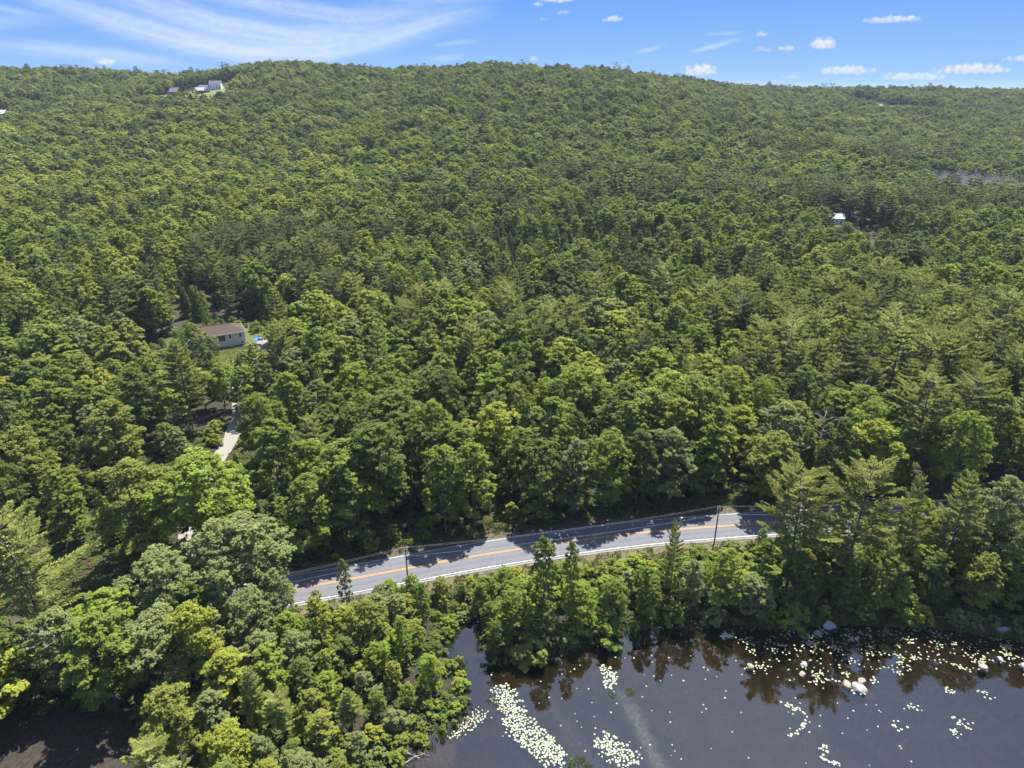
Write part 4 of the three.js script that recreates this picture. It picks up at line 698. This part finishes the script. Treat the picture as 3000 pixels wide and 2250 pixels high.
// ---------------------------------------------------------------- water lilies
{
  const padGeo = (seed) => { const r = rngOf(seed), n = 11, pos = [0, 0.004, 0], idx = []; for (let i = 0; i <= n; i++) { const a = 0.25 + i / n * 5.8, q = 1 - 0.06 * r(); pos.push(Math.cos(a) * q, 0.05 * r(), Math.sin(a) * q); } for (let i = 1; i <= n; i++) idx.push(0, i + 1, i); const k = pos.length / 3; pos.push(0, -0.05, 0); for (let i = 0; i <= n; i++) pos.push(pos[3 + i * 3], pos[4 + i * 3] - 0.05, pos[5 + i * 3]); for (let i = 1; i <= n; i++) { idx.push(k, k + i, k + i + 1); idx.push(i, i + 1, k + i, i + 1, k + i + 1, k + i); } const g = new THREE.BufferGeometry(); g.setAttribute('position', new THREE.Float32BufferAttribute(pos, 3)); g.setIndex(idx); return g; };
  const geos = [1, 2, 3].map(padGeo), mats = [rgb(0.23, 0.26, 0.14), rgb(0.27, 0.29, 0.19), rgb(0.24, 0.23, 0.11), rgb(0.15, 0.19, 0.08)].map((c) => std(c, 0.6, { flatShading: true }));
  const r = rngOf(42), pads = [], grid = new Map();
  const free = (x, d, m) => { const i = Math.floor(x), j = Math.floor(d); for (let a = i - 1; a <= i + 1; a++) for (let b = j - 1; b <= j + 1; b++) for (const q of grid.get(a * 1000 + b) ?? []) if ((q[0] - x) ** 2 + (q[1] - d) ** 2 < m * m) return false; return true; };
  const pad = (x, d, s, m, where) => { if (shoreDist(x, d) > -0.3 || !free(x, d, s * (where.startsWith('in the long') ? 1.75 : 1.6))) return; const k = Math.floor(x) * 1000 + Math.floor(d); if (!grid.has(k)) grid.set(k, []); grid.get(k).push([x, d]); pads.push({ x, d, s, m, where }); };
  const spine = (pts, w, n, m, where, s0 = 0.2) => { const W = new Way(pts, 0.4); for (let k = 0; k < n; k++) { const p = W.pts[Math.floor(r() * W.pts.length)], a = r() * 6.28, q = w * Math.sqrt(r()) * (0.7 + 0.5 * noiseA(p[0] * 0.8, p[1] * 0.8 + a)); pad(p[0] + Math.cos(a) * q, p[1] + Math.sin(a) * q, s0 * (0.7 + 0.6 * r()), r() < 0.7 ? m : (m + 1) % 2, where); } };
  spine([[-1.6, 83.4], [-0.3, 81], [0.6, 78.6], [2.2, 75.8], [4.8, 73.2], [6.6, 71.6]], 2.5, 1500, 1, 'in the long dense patch at the pond middle');
  spine([[4.6, 74.4], [6.0, 72.4], [6.9, 71.4]], 1.7, 260, 1, 'in the long dense patch at the pond middle');
  spine([[14.0, 74.4], [15.6, 72.6], [17.5, 71]], 2.5, 330, 1, 'in the round patch at the bottom edge', 0.19);
  spine([[15.8, 88.6], [17.0, 86.8], [16.2, 85.2]], 1.3, 150, 1, 'in the small patch under the reflected trees', 0.19);
  spine([[43.6, 81.6], [46.6, 79.8]], 0.7, 40, 1, 'in the broken line right of the pond centre'); spine([[46.8, 78.6], [44.8, 76.4], [42.6, 75.4]], 0.4, 45, 1, 'in the broken line right of the pond centre'); spine([[47.6, 73.6], [46.4, 71.6], [48.6, 70.4]], 0.6, 60, 1, 'in the broken line right of the pond centre');
  for (let k = 0; k < 70; k++) { const cx = lerp(40, 96, r()), cd = lerp(74, 98.5, Math.pow(r(), 0.55)); if (cx < 52 && cd < 86) continue; spine([[cx, cd], [cx + 1.8 * (r() - 0.3), cd - 0.8 * r()]], 0.5 + 0.9 * r(), 8 + Math.floor(r() * 16), cd > 90 ? 2 : 1, 'scattered over the right-hand side of the pond', 0.17); }
  for (let k = 0; k < 400; k++) { const x = lerp(40, 96, r()), d = lerp(88, 98.8, r()); pad(x, d, 0.11 + 0.09 * r(), r() < 0.5 ? 2 : 0, 'scattered over the right-hand side of the pond'); }
  spine([[-9.6, 76.0], [-7.0, 77.2], [-5.2, 79.4]], 1.7, 240, 2, 'in the yellowish mat by the left shore', 0.15);
  for (let k = 0; k < 120; k++) pad(lerp(-4, 60, r()), lerp(70, 92, r()), 0.1 + 0.08 * r(), r() < 0.6 ? 0 : 3, 'drifting alone on open water');
  pads.sort((a, b) => b.s / Math.hypot(b.x, b.d, EYE) - a.s / Math.hypot(a.x, a.d, EYE));
  pads.slice(0, 300).forEach((p, i) => { const o = part(numbered('lily_pad'), geos[i % 3], mats[p.m], scene); o.position.set(p.x, 0.012, -p.d); o.scale.set(p.s, 0.5, p.s); o.rotation.y = r() * 6.28; tag(o, `pale floating lily pad ${p.where}`, 'lily pad', `lily pads ${p.where}`); });
  const rest = pads.slice(300), im = new THREE.InstancedMesh(geos[0], std(rgb(1, 1, 1), 0.6, { flatShading: true }), rest.length), M = new THREE.Matrix4(), Q = new THREE.Quaternion(), U = new THREE.Vector3(0, 1, 0);
  rest.forEach((p, i) => { im.setMatrixAt(i, M.compose(new THREE.Vector3(p.x, 0.012, -p.d), Q.setFromAxisAngle(U, r() * 6.28), new THREE.Vector3(p.s, 0.5, p.s))); im.setColorAt(i, mats[p.m].color); });
  im.name = 'lily_pads'; im.castShadow = im.receiveShadow = true; scene.add(im); tag(im, 'smaller pale lily pads sprinkled over the pond', 'lily pads', null, 'stuff');
  console.log('pads', pads.length);
}
// ---------------------------------------------------------------- grass of the verges, sedge on the banks, weed in the water
{
  const tuft = (seed, n, h, w, sp) => { const r = rngOf(seed), L = new Leaves(); for (let k = 0; k < n; k++) { const a = r() * 6.28, q = sp * Math.sqrt(r()), u = norm([Math.cos(a) * 0.5 + (r() - 0.5) * 0.5, 1, Math.sin(a) * 0.5 + (r() - 0.5) * 0.5]), s = unit(r), dt = s[0] * u[0] + s[1] * u[1] + s[2] * u[2], n3 = norm([s[0] - dt * u[0], s[1] - dt * u[1], s[2] - dt * u[2]]), t = 0.8 + 0.4 * r(), l = h * (0.6 + 0.6 * r()); L.kite(Math.cos(a) * q, -0.03, Math.sin(a) * q, u[0], u[1], u[2], n3[0], n3[1], n3[2], l, w, [t, t, t * 0.9]); } return L.build(); };
  const r = rngOf(64), put = (name, label, cat, geo, mat, spots) => { const im = new THREE.InstancedMesh(geo, mat, spots.length), M = new THREE.Matrix4(), Q = new THREE.Quaternion(), U = new THREE.Vector3(0, 1, 0); spots.forEach(([x, y, d, s, c], i) => { im.setMatrixAt(i, M.compose(new THREE.Vector3(x, y, -d), Q.setFromAxisAngle(U, r() * 6.28), new THREE.Vector3(s, s, s))); im.setColorAt(i, c); }); im.name = name; im.castShadow = im.receiveShadow = true; scene.add(im); return tag(im, label, cat, null, 'stuff'); };
  const spots = [];
  for (let k = 0; k < 60000 && spots.length < 15000; k++) { const x = lerp(-70, 120, r()), d = lerp(80, 148, r()), [rs] = ROAD.side(x, d), a = Math.abs(rs); if (a < 5.6 || a > 11.5 || shoreDist(x, d) < 1) continue; const n = fbm(noiseB, x / 5, d / 5, 3); if (n + (a - 5.6) * 0.16 < 0.05 + 0.5 * r()) continue; const g = smooth(-0.4, 0.6, n + 0.5 * (r() - 0.5)); spots.push([x, groundY(x, d), d, 0.6 + 0.9 * r(), rs < 0 ? rgb(lerp(0.30, 0.15, g), lerp(0.27, 0.22, g), lerp(0.11, 0.05, g)) : rgb(0.13, 0.17, 0.05)]); }
  put('verge_grass', 'dry and green grass on the road banks', 'grass', tuft(7, 16, 0.42, 0.07, 0.35), leafMat(rgb(1, 1, 1), 0.3), spots);
  const lawn = []; for (let k = 0; k < 9000; k++) { const x = lerp(-112, -86, r()), d = lerp(211, 242, r()), q = Math.hypot((x + 99) / 13, (d - 229) / 17); if (q > 1.15 || Math.abs(DRIVE.side(x, d)[0]) < 2.4) continue; const n = noiseC(x / 3, d / 3); lawn.push([x, surfaceY(x, d), d, 0.6 + 0.5 * r(), rgb(0.24 + 0.05 * n, 0.27, 0.05)]); }
  put('lawn_grass', 'mown yellow-green lawn in front of the house', 'lawn', tuft(8, 14, 0.16, 0.07, 0.4), leafMat(rgb(1, 1, 1), 0.3), lawn);
  const sedge = []; for (let k = 0; k < 30000 && sedge.length < 5200; k++) { const x = lerp(-16, 115, r()), d = lerp(70, 104, r()), sd = shoreDist(x, d); if (sd < -0.7 || sd > 4.2) continue; if (x < 42 && r() < 0.93) continue; sedge.push([x, Math.max(0, groundY(x, d)) - 0.02, d, 0.7 + 0.9 * r(), rgb(lerp(0.12, 0.20, r()), 0.17, 0.045)]); }
  put('bank_sedge', 'dark sedge and rushes along the waterline', 'sedge', tuft(9, 14, 0.8, 0.08, 0.4), leafMat(rgb(1, 1, 1), 0.3), sedge);
  const fern = []; for (let k = 0; k < 26000 && fern.length < 9000; k++) { const x = lerp(-125, 125, r()), d = lerp(60, 175, r()), [rs] = ROAD.side(x, d); if (shoreDist(x, d) < 2 || Math.abs(rs) < 9 || (d > 100 && Math.abs(DRIVE.side(x, d)[0]) < 3)) continue; if (d < 78 && x < -46 && x > -82) continue; fern.push([x, groundY(x, d), d, 0.8 + 1.1 * r(), rgb(lerp(0.07, 0.13, r()), lerp(0.10, 0.15, r()), 0.03)]); }
  { const L = new Leaves(), q = rngOf(12); for (let k = 0; k < 60; k++) { const a = q() * 6.28, f = Math.sqrt(q()) * 0.7, s = unit(q), t = 0.8 + 0.4 * q(); leafAt(L, q, [Math.cos(a) * f, 0.15 + 0.4 * q() * (1 - f), Math.sin(a) * f], norm([s[0] * 0.5, 1, s[2] * 0.5]), 0.34, 0.22, [t, t, t]); } put('fern_cover', 'low ferns and seedlings on the forest floor', 'ferns', L.build(), leafMat(rgb(1, 1, 1), 0.35), fern); }
  const weeds = [[-3.6, 82.2, 0.6, 'bright-green tuft of water weed left of the dense lily patch'], [-2.6, 81.4, 0.5, 'smaller bright-green weed tuft beside the dense lily patch'], [9.8, 70.3, 1.35, 'dark-green bushy weed clump at the bottom edge of the pond'], [11.4, 69.6, 0.8, 'small weed clump at the bottom edge right of the bushy one'], [19.5, 83.6, 0.7, 'thin weed clump under the small lily patch'], [16.4, 83.0, 0.5, 'faint weed clump left of the pale silt streak'], [53.2, 96.2, 0.9, 'green weed clump by the shore left of the pale boulder'], [66.5, 93.0, 0.9, 'yellow-green weed clump amid the right-hand pads']];
  const wm = leafMat(rgb(0.17, 0.24, 0.05), 0.3);
  weeds.forEach(([x, d, s, label], i) => { const w = top('water_weed', label, 'water plant', x, 0.0, d, i, 'clumps of water weed'); part('leaves', tuft(30 + i, 130, 0.55 * s, 0.10 * s, s), wm, w); });
}
// ---------------------------------------------------------------- utility poles and wires
{
  const wood = std(rgb(0.13, 0.11, 0.095), 0.95), china = std(rgb(0.80, 0.80, 0.78), 0.4), steel = std(rgb(0.45, 0.45, 0.46), 0.5, { metalness: 0.6 }), cable = std(rgb(0.22, 0.22, 0.23), 0.7);
  const pole = (x, d, y, h, label, turn, risers) => {
    const g = top('utility_pole', label, 'utility pole', x, y, d, turn, 'utility poles');
    part('shaft', new THREE.CylinderGeometry(0.12, 0.17, h, 10).translate(0, h / 2, 0), wood, g);
    if (risers) for (const s of [-1, 1]) { const b = part('standoff_bracket', new THREE.CylinderGeometry(0.055, 0.055, 1.7, 8).translate(s * 0.3, h - 0.95, 0), china, g); part('clamp', box(0.3, 0.06, 0.07, s * 0.17, h - 0.4, 0), steel, b); }
    for (const s of [-1, 0, 1]) part('insulator', new THREE.LatheGeometry([[0.03, 0], [0.09, 0.03], [0.05, 0.08], [0.09, 0.12], [0.03, 0.2]].map(([a, b]) => new THREE.Vector2(a, b)), 8).translate(s * 0.3, h - (s ? 0.06 : 0), 0), china, g);
    return [x, y + h, d];
  };
  const P = [pole(-84.5, 86.5, 1.4, 9.5, 'utility pole behind the pine at the left edge', 0.3, false), pole(-20.4, 107.6, 1.4, 9.6, 'dark utility pole with white brackets standing against the road', 0.28, true), pole(43.6, 121.7, 1.4, 9.6, 'utility pole wrapped in foliage in front of the road bend', 0.2, true), pole(109.5, 126.2, 1.4, 9.6, 'utility pole behind the grey-green tree at the right edge', 0.0, false), [172, 11, 124]];
  const wire = (pts, sag, label, group, rad = 0.013) => { const c = []; for (let i = 0; i + 1 < pts.length; i++) for (let k = 0; k < 14; k++) { const t = k / 14; c.push([lerp(pts[i][0], pts[i + 1][0], t), lerp(pts[i][1], pts[i + 1][1], t) - sag * 4 * t * (1 - t), -lerp(pts[i][2], pts[i + 1][2], t)]); } const e = pts[pts.length - 1]; c.push([e[0], e[1], -e[2]]); tag(part(numbered('overhead_wire'), tubeGeo(c, rad, rad, 5), cable, scene), label, 'wire', group); };
  wire(P.map(([x, y, d]) => [x - 0.25, y + 0.12, d + 0.1]), 0.9, 'uppermost overhead wire along the road', 'wires along the road');
  wire(P.map(([x, y, d]) => [x + 0.25, y + 0.1, d - 0.05]), 1.0, 'overhead wire just below the uppermost one along the road', 'wires along the road');
  wire(P.map(([x, y, d]) => [x + 0.1, y - 1.9, d - 0.1]), 0.8, 'lowest and thickest overhead wire along the road', 'wires along the road', 0.018);
  const Q = [[-143, 12.2, 100], pole(-73.2, 166, groundY(-73.2, 166), 11.6, 'weathered utility pole right of the gravel driveway', 0.4, true), pole(-88.6, 201.5, groundY(-88.6, 201.5), 7.6, 'thin pole beside the driveway near the lawn', 0.2, false)];
  wire(Q.map(([x, y, d]) => [x, y, d]), 1.0, 'upper wire crossing the dark gap left of the driveway', 'wires along the driveway'); wire(Q.map(([x, y, d]) => [x + 0.3, y - 1.5, d]), 1.0, 'lower wire crossing the dark gap left of the driveway', 'wires along the driveway');
}
// ---------------------------------------------------------------- buildings
const glass = std(rgb(0.03, 0.035, 0.045), 0.08), trimW = std(rgb(0.74, 0.73, 0.70), 0.7);
function windowOn(parent, x, y, z, w, h, turn = 0, frame = trimW) {
  const g = new THREE.BoxGeometry(w + 0.16, h + 0.16, 0.06), f = part('window', g, frame, parent); f.position.set(x, y, z); f.rotation.y = turn; part('pane', box(w, h, 0.03, 0, 0, 0.04), glass, f); part('sash_bar', box(w, 0.05, 0.04, 0, 0, 0.05), frame, f); return f;
}
const poly = (faces) => { const pos = []; for (const f of faces) for (let i = 1; i + 1 < f.length; i++) pos.push(...f[0], ...f[i], ...f[i + 1]); const g = new THREE.BufferGeometry(); g.setAttribute('position', new THREE.Float32BufferAttribute(pos, 3)); g.setAttribute('uv', new THREE.Float32BufferAttribute(pos.filter((_, i) => i % 3 !== 1).map((v) => v / 4), 2)); g.computeVertexNormals(); return g; };
function gableRoof(L, W, y, rise, over, t = 0.18) {                        // ridge along x
  const a = L / 2 + over, b = W / 2 + over, y0 = y - over * rise / (W / 2), yr = y + rise, f = [];
  for (const k of [0, 1]) { const q = k * t; const A = [-a, y0 + q, b], B = [a, y0 + q, b], C = [a, yr + q, 0], D = [-a, yr + q, 0], E = [a, y0 + q, -b], G = [-a, y0 + q, -b]; f.push(k ? [A, B, C, D] : [D, C, B, A], k ? [D, C, E, G] : [G, E, C, D]); }
  f.push([[-a, y0, b], [a, y0, b], [a, y0 + t, b], [-a, y0 + t, b]], [[a, y0, -b], [-a, y0, -b], [-a, y0 + t, -b], [a, y0 + t, -b]]);
  for (const s of [-1, 1]) f.push([[s * a, y0, b], [s * a, yr, 0], [s * a, yr + t, 0], [s * a, y0 + t, b]], [[s * a, y0, -b], [s * a, yr, 0], [s * a, yr + t, 0], [s * a, y0 + t, -b]]);
  return poly(f);
}
function walls(L, W, h, mat, parent, gable = 0) {                          // four walls with thickness; gables where asked
  part('wall', box(L, h, 0.2, 0, h / 2, W / 2 - 0.1), mat, parent); part('wall', box(L, h, 0.2, 0, h / 2, -W / 2 + 0.1), mat, parent);
  for (const s of [-1, 1]) { const sh = new THREE.Shape([[-W / 2 + 0.2, 0], [W / 2 - 0.2, 0], [W / 2 - 0.2, h], ...(gable ? [[0, h + gable - 0.12]] : []), [-W / 2 + 0.2, h]].map(([a, b]) => new THREE.Vector2(a, b))); part('wall', new THREE.ExtrudeGeometry(sh, { depth: 0.2, bevelEnabled: false }).rotateY(Math.PI / 2).translate(s * L / 2 - (s > 0 ? 0.2 : 0), 0, 0), mat, parent); }
}
const shingleTex = grain(256, 909, 8, 0.72, 1, [0.5, 0.6]);
{ // the ranch house in the clearing: hipped brown roof, pale siding, walk-out end towards the lawn
  const turn = Math.atan2(5.3, 9.2) * -1, L = 16.4, W = 9.6, h = 5.2, rise = 2.5, over = 0.6;
  const H = top('ranch_house', 'brown-roofed pale house in the forest clearing', 'house', -110.3, 3.0, 243.9, -turn);
  const siding = std(rgb(0.60, 0.59, 0.54), 0.85), roofM = std(rgb(0.098, 0.058, 0.045), 0.95, { map: shingleTex });
  part('foundation', box(L + 0.1, 0.9, W + 0.1, 0, -0.2, 0), std(rgb(0.3, 0.3, 0.29), 0.95), H); const up = new THREE.Group(); up.name = 'storey';
  walls(L, W, h, siding, H);
  const a = L / 2 + over, b = W / 2 + over, y0 = h, yr = h + rise, rl = L / 2 - W / 2 + 0.6, R = [-rl, yr, 0], S = [rl, yr, 0], c = [[-a, y0, b], [a, y0, b], [a, y0, -b], [-a, y0, -b]];
  const roof = part('roof', poly([[c[0], c[1], S, R], [c[1], c[2], S], [c[2], c[3], R, S], [c[3], c[0], R], [c[3], c[2], c[1], c[0]]]), roofM, H);
  for (const s of [-1, 1]) { part('fascia', box(2 * a + 0.06, 0.2, 0.05, 0, y0 - 0.02, s * (b + 0.01)), trimW, roof); part('fascia', box(0.05, 0.2, 2 * b - 0.1, s * (a + 0.01), y0 - 0.02, 0), trimW, roof); }
  part('ridge_cap', box(2 * rl, 0.08, 0.3, 0, yr + 0.03, 0), roofM, roof); part('vent_pipe', new THREE.CylinderGeometry(0.06, 0.06, 0.5, 8).translate(-2, yr - 0.4, 1.3), trimW, roof);
  for (const [x, y, w, q] of [[6.6, 3.9, 0.8, 1.3], [3.0, 3.9, 0.8, 1.3], [6.9, 1.1, 0.7, 0.8], [-5.4, 3.6, 1.4, 1.2], [-2.6, 3.6, 1.4, 1.2]]) windowOn(H, x, y, W / 2 + 0.02, w, q, 0);
  const dr = part('door', box(2.4, 2.2, 0.08, 0.1, 3.7, W / 2 + 0.02), std(rgb(0.08, 0.07, 0.07), 0.4), H); part('door_frame', box(2.6, 0.12, 0.1, 0.1, 4.86, W / 2 + 0.03), trimW, dr);
  for (const [y, w] of [[3.6, 1.1], [1.2, 0.8]]) windowOn(H, L / 2 + 0.02, y, 1.5, w, 1.0, Math.PI / 2);
  part('gutter', box(0.09, h, 0.09, L / 2 - 0.1, h / 2, W / 2 + 0.06), trimW, H);
  // yard things
  const tank = top('storage_tank', 'white rounded tank at the left end of the brown-roofed house', 'tank', -121.4, 4.4, 244.6, 0.4); part('shell', new THREE.CapsuleGeometry(0.62, 1.2, 6, 14).rotateZ(Math.PI / 2).translate(0, 0.95, 0), std(rgb(0.78, 0.78, 0.76), 0.4), tank); for (const s of [-1, 1]) part('leg', box(0.2, 0.6, 0.9, s * 0.6, 0.1, 0), std(rgb(0.4, 0.4, 0.4), 0.8), tank); part('stand', box(3.2, 1.8, 2.4, 0, -1.0, 0), std(rgb(0.3, 0.27, 0.22), 0.9), tank);
  const can = top('blue_canopy', 'bright blue canopy shelter right of the house', 'canopy', -95.8, 3.0, 243.4, 0.5), blue = std(rgb(0.03, 0.20, 0.75), 0.7); for (const [sx, sz] of [[-1, -1], [1, -1], [1, 1], [-1, 1]]) part('leg', new THREE.CylinderGeometry(0.04, 0.04, 2.2, 6).translate(sx * 1.4, 1.1, sz * 1.2), trimW, can);
  part('cover', poly([[[-1.6, 2.15, 1.4], [1.6, 2.15, 1.4], [0, 2.9, 0]], [[1.6, 2.15, 1.4], [1.6, 2.15, -1.4], [0, 2.9, 0]], [[1.6, 2.15, -1.4], [-1.6, 2.15, -1.4], [0, 2.9, 0]], [[-1.6, 2.15, -1.4], [-1.6, 2.15, 1.4], [0, 2.9, 0]]]), blue, can); part('valance', box(3.2, 0.25, 0.04, 0, 2.02, 1.42), blue, can);
  const bar = top('white_barrel', 'white barrel at the edge of the gravel driveway below the lawn', 'barrel', -95.4, surfaceY(-95.4, 219.4), 219.4); part('drum', new THREE.LatheGeometry([[0, 0], [0.36, 0], [0.4, 0.3], [0.4, 0.75], [0.36, 1.05], [0, 1.08]].map(([p, q]) => new THREE.Vector2(p, q)), 14), std(rgb(0.8, 0.8, 0.8), 0.5), bar); part('hoop', new THREE.TorusGeometry(0.4, 0.025, 6, 16).rotateX(Math.PI / 2).translate(0, 0.7, 0), trimW, bar);
  for (const [x, d, s, tint, label] of [[-95.2, 230.6, 0.62, 2, 'round dark bush on the lawn beside the driveway'], [-97.6, 227.2, 0.26, 5, 'small brownish bush in the middle of the lawn'], [-99.6, 225.6, 0.2, 2, 'smallest bush at the left of the lawn'], [-104.2, 239.2, 0.26, 2, 'low bush against the house wall']]) { const q = GEO.shrub[0][0], g = top('garden_bush', label, 'bush', x, surfaceY(x, d) - 0.05, d, x, 'bushes in the garden'); g.scale.set(s, s * 0.9, s); part('trunk', q.trunk, bark.broad, g); part('crown', q.crown, MATS.shrub[tint], g); }
}
{ // far buildings
  const red = std(rgb(0.26, 0.045, 0.04), 0.9), grey = std(rgb(0.20, 0.20, 0.20), 0.9), white = std(rgb(0.72, 0.72, 0.70), 0.8), tin = std(rgb(0.62, 0.64, 0.66), 0.35, { metalness: 0.5 }), dark = std(rgb(0.13, 0.07, 0.06), 0.9), slate = std(rgb(0.11, 0.11, 0.12), 0.9);
  const gy = (x, d) => groundY(x, d) - 0.3;
  const shed = (name, label, cat, x, d, turn, L, W, h, rise, wall, roof, wins = 3) => { const g = top(name, label, cat, x, gy(x, d), d, turn, 'far farm and house buildings'); if (d > 600) g.scale.setScalar(1.2); walls(L, W, h, wall, g, rise); const rf = part('roof', gableRoof(L, W, h, rise, 0.5), roof, g); part('ridge_cap', box(L + 1, 0.12, 0.4, 0, h + rise + 0.2, 0), roof, rf); for (let k = 0; k < wins; k++) windowOn(g, (k + 0.5) / wins * L - L / 2, h * 0.55, W / 2 + 0.03, 0.9, 1.4); part('door', box(1.2, 2.1, 0.1, L * 0.32, 1.15, W / 2 + 0.05), dark, g); return g; };
  const barn = shed('red_barn', 'red barn with grey roof at the left of the hilltop farm', 'barn', -449, 992, -0.35, 11.5, 8.5, 5.5, 4.6, red, grey, 2); part('barn_door', box(3, 3.4, 0.12, -1, 1.8, 4.3), dark, barn);
  const fh = shed('farmhouse', 'white two-storey farmhouse at the right of the hilltop farm', 'house', -402, 1012, 0.1, 12.5, 8, 6.2, 3, white, slate, 4); for (let k = 0; k < 4; k++) windowOn(fh, (k + 0.5) / 4 * 12.5 - 6.25, 1.6, 4.03, 0.9, 1.3); part('chimney', box(0.8, 2.4, 0.8, -2, 9.6, 0), red, fh);
  shed('farm_ell', 'low white ell house left of the white farmhouse', 'house', -417, 1010, 0.1, 10.5, 7, 3.6, 2.4, white, slate, 3);
  const sd = shed('tin_roofed_shed', 'dark shed with shining metal roof in front of the farmhouse', 'shed', -413, 985, 0.12, 9, 6.5, 3.0, 3.2, dark, tin, 2); part('lean_to_roof', box(6.5, 0.15, 4.2, 7.2, 2.6, 0.6), tin, sd); part('lean_to_wall', box(6.2, 2.4, 0.2, 7.2, 1.2, 2.2), dark, sd);
  shed('white_cabin', 'small white-roofed cabin among the pines at upper right', 'cabin', 219.5, 470, -0.1, 9.5, 6, 4.2, 2.4, white, std(rgb(0.78, 0.78, 0.77), 0.5), 3);
  shed('roadside_house', 'pale roofed house cut by the right edge behind bright trees', 'house', 312, 411, 0.05, 13, 7, 4.6, 2.8, white, std(rgb(0.72, 0.70, 0.66), 0.5), 3);
  shed('hillside_house', 'white-roofed house cut by the left edge on the hill', 'house', -606, 874, 0.5, 14, 8, 4, 3, white, std(rgb(0.80, 0.80, 0.80), 0.4), 3);
  shed('ridge_shed', 'long grey shed beside the straw field on the far right ridge', 'shed', 926, 1398, 0, 22, 9, 3.6, 3, grey, slate, 5);
}
{ // a bird in front of the cirrus
  const m = std(rgb(0.05, 0.05, 0.055), 0.8), g = top('bird', 'tiny dark bird gliding in front of the cirrus cloud', 'bird', -117.8, 112.6, 400, 0.6); const body = new THREE.SphereGeometry(1, 10, 8).scale(0.11, 0.1, 0.34); part('body', body, m, g);
  for (const s of [-1, 1]) { const sh = new THREE.Shape([[0, -0.12], [0.35, -0.16], [0.75, 0.02], [0.4, 0.12], [0, 0.1]].map(([a, b]) => new THREE.Vector2(a * s, b))); part('wing', new THREE.ExtrudeGeometry(sh, { depth: 0.02, bevelEnabled: false }).rotateX(Math.PI / 2).rotateZ(s * 0.25), m, g); } part('tail', box(0.12, 0.02, 0.2, 0, 0, 0.4), m, g);
}
scene.fog = new THREE.FogExp2(0xc9d8ea, 0.00006);
renderer.render(scene, camera);
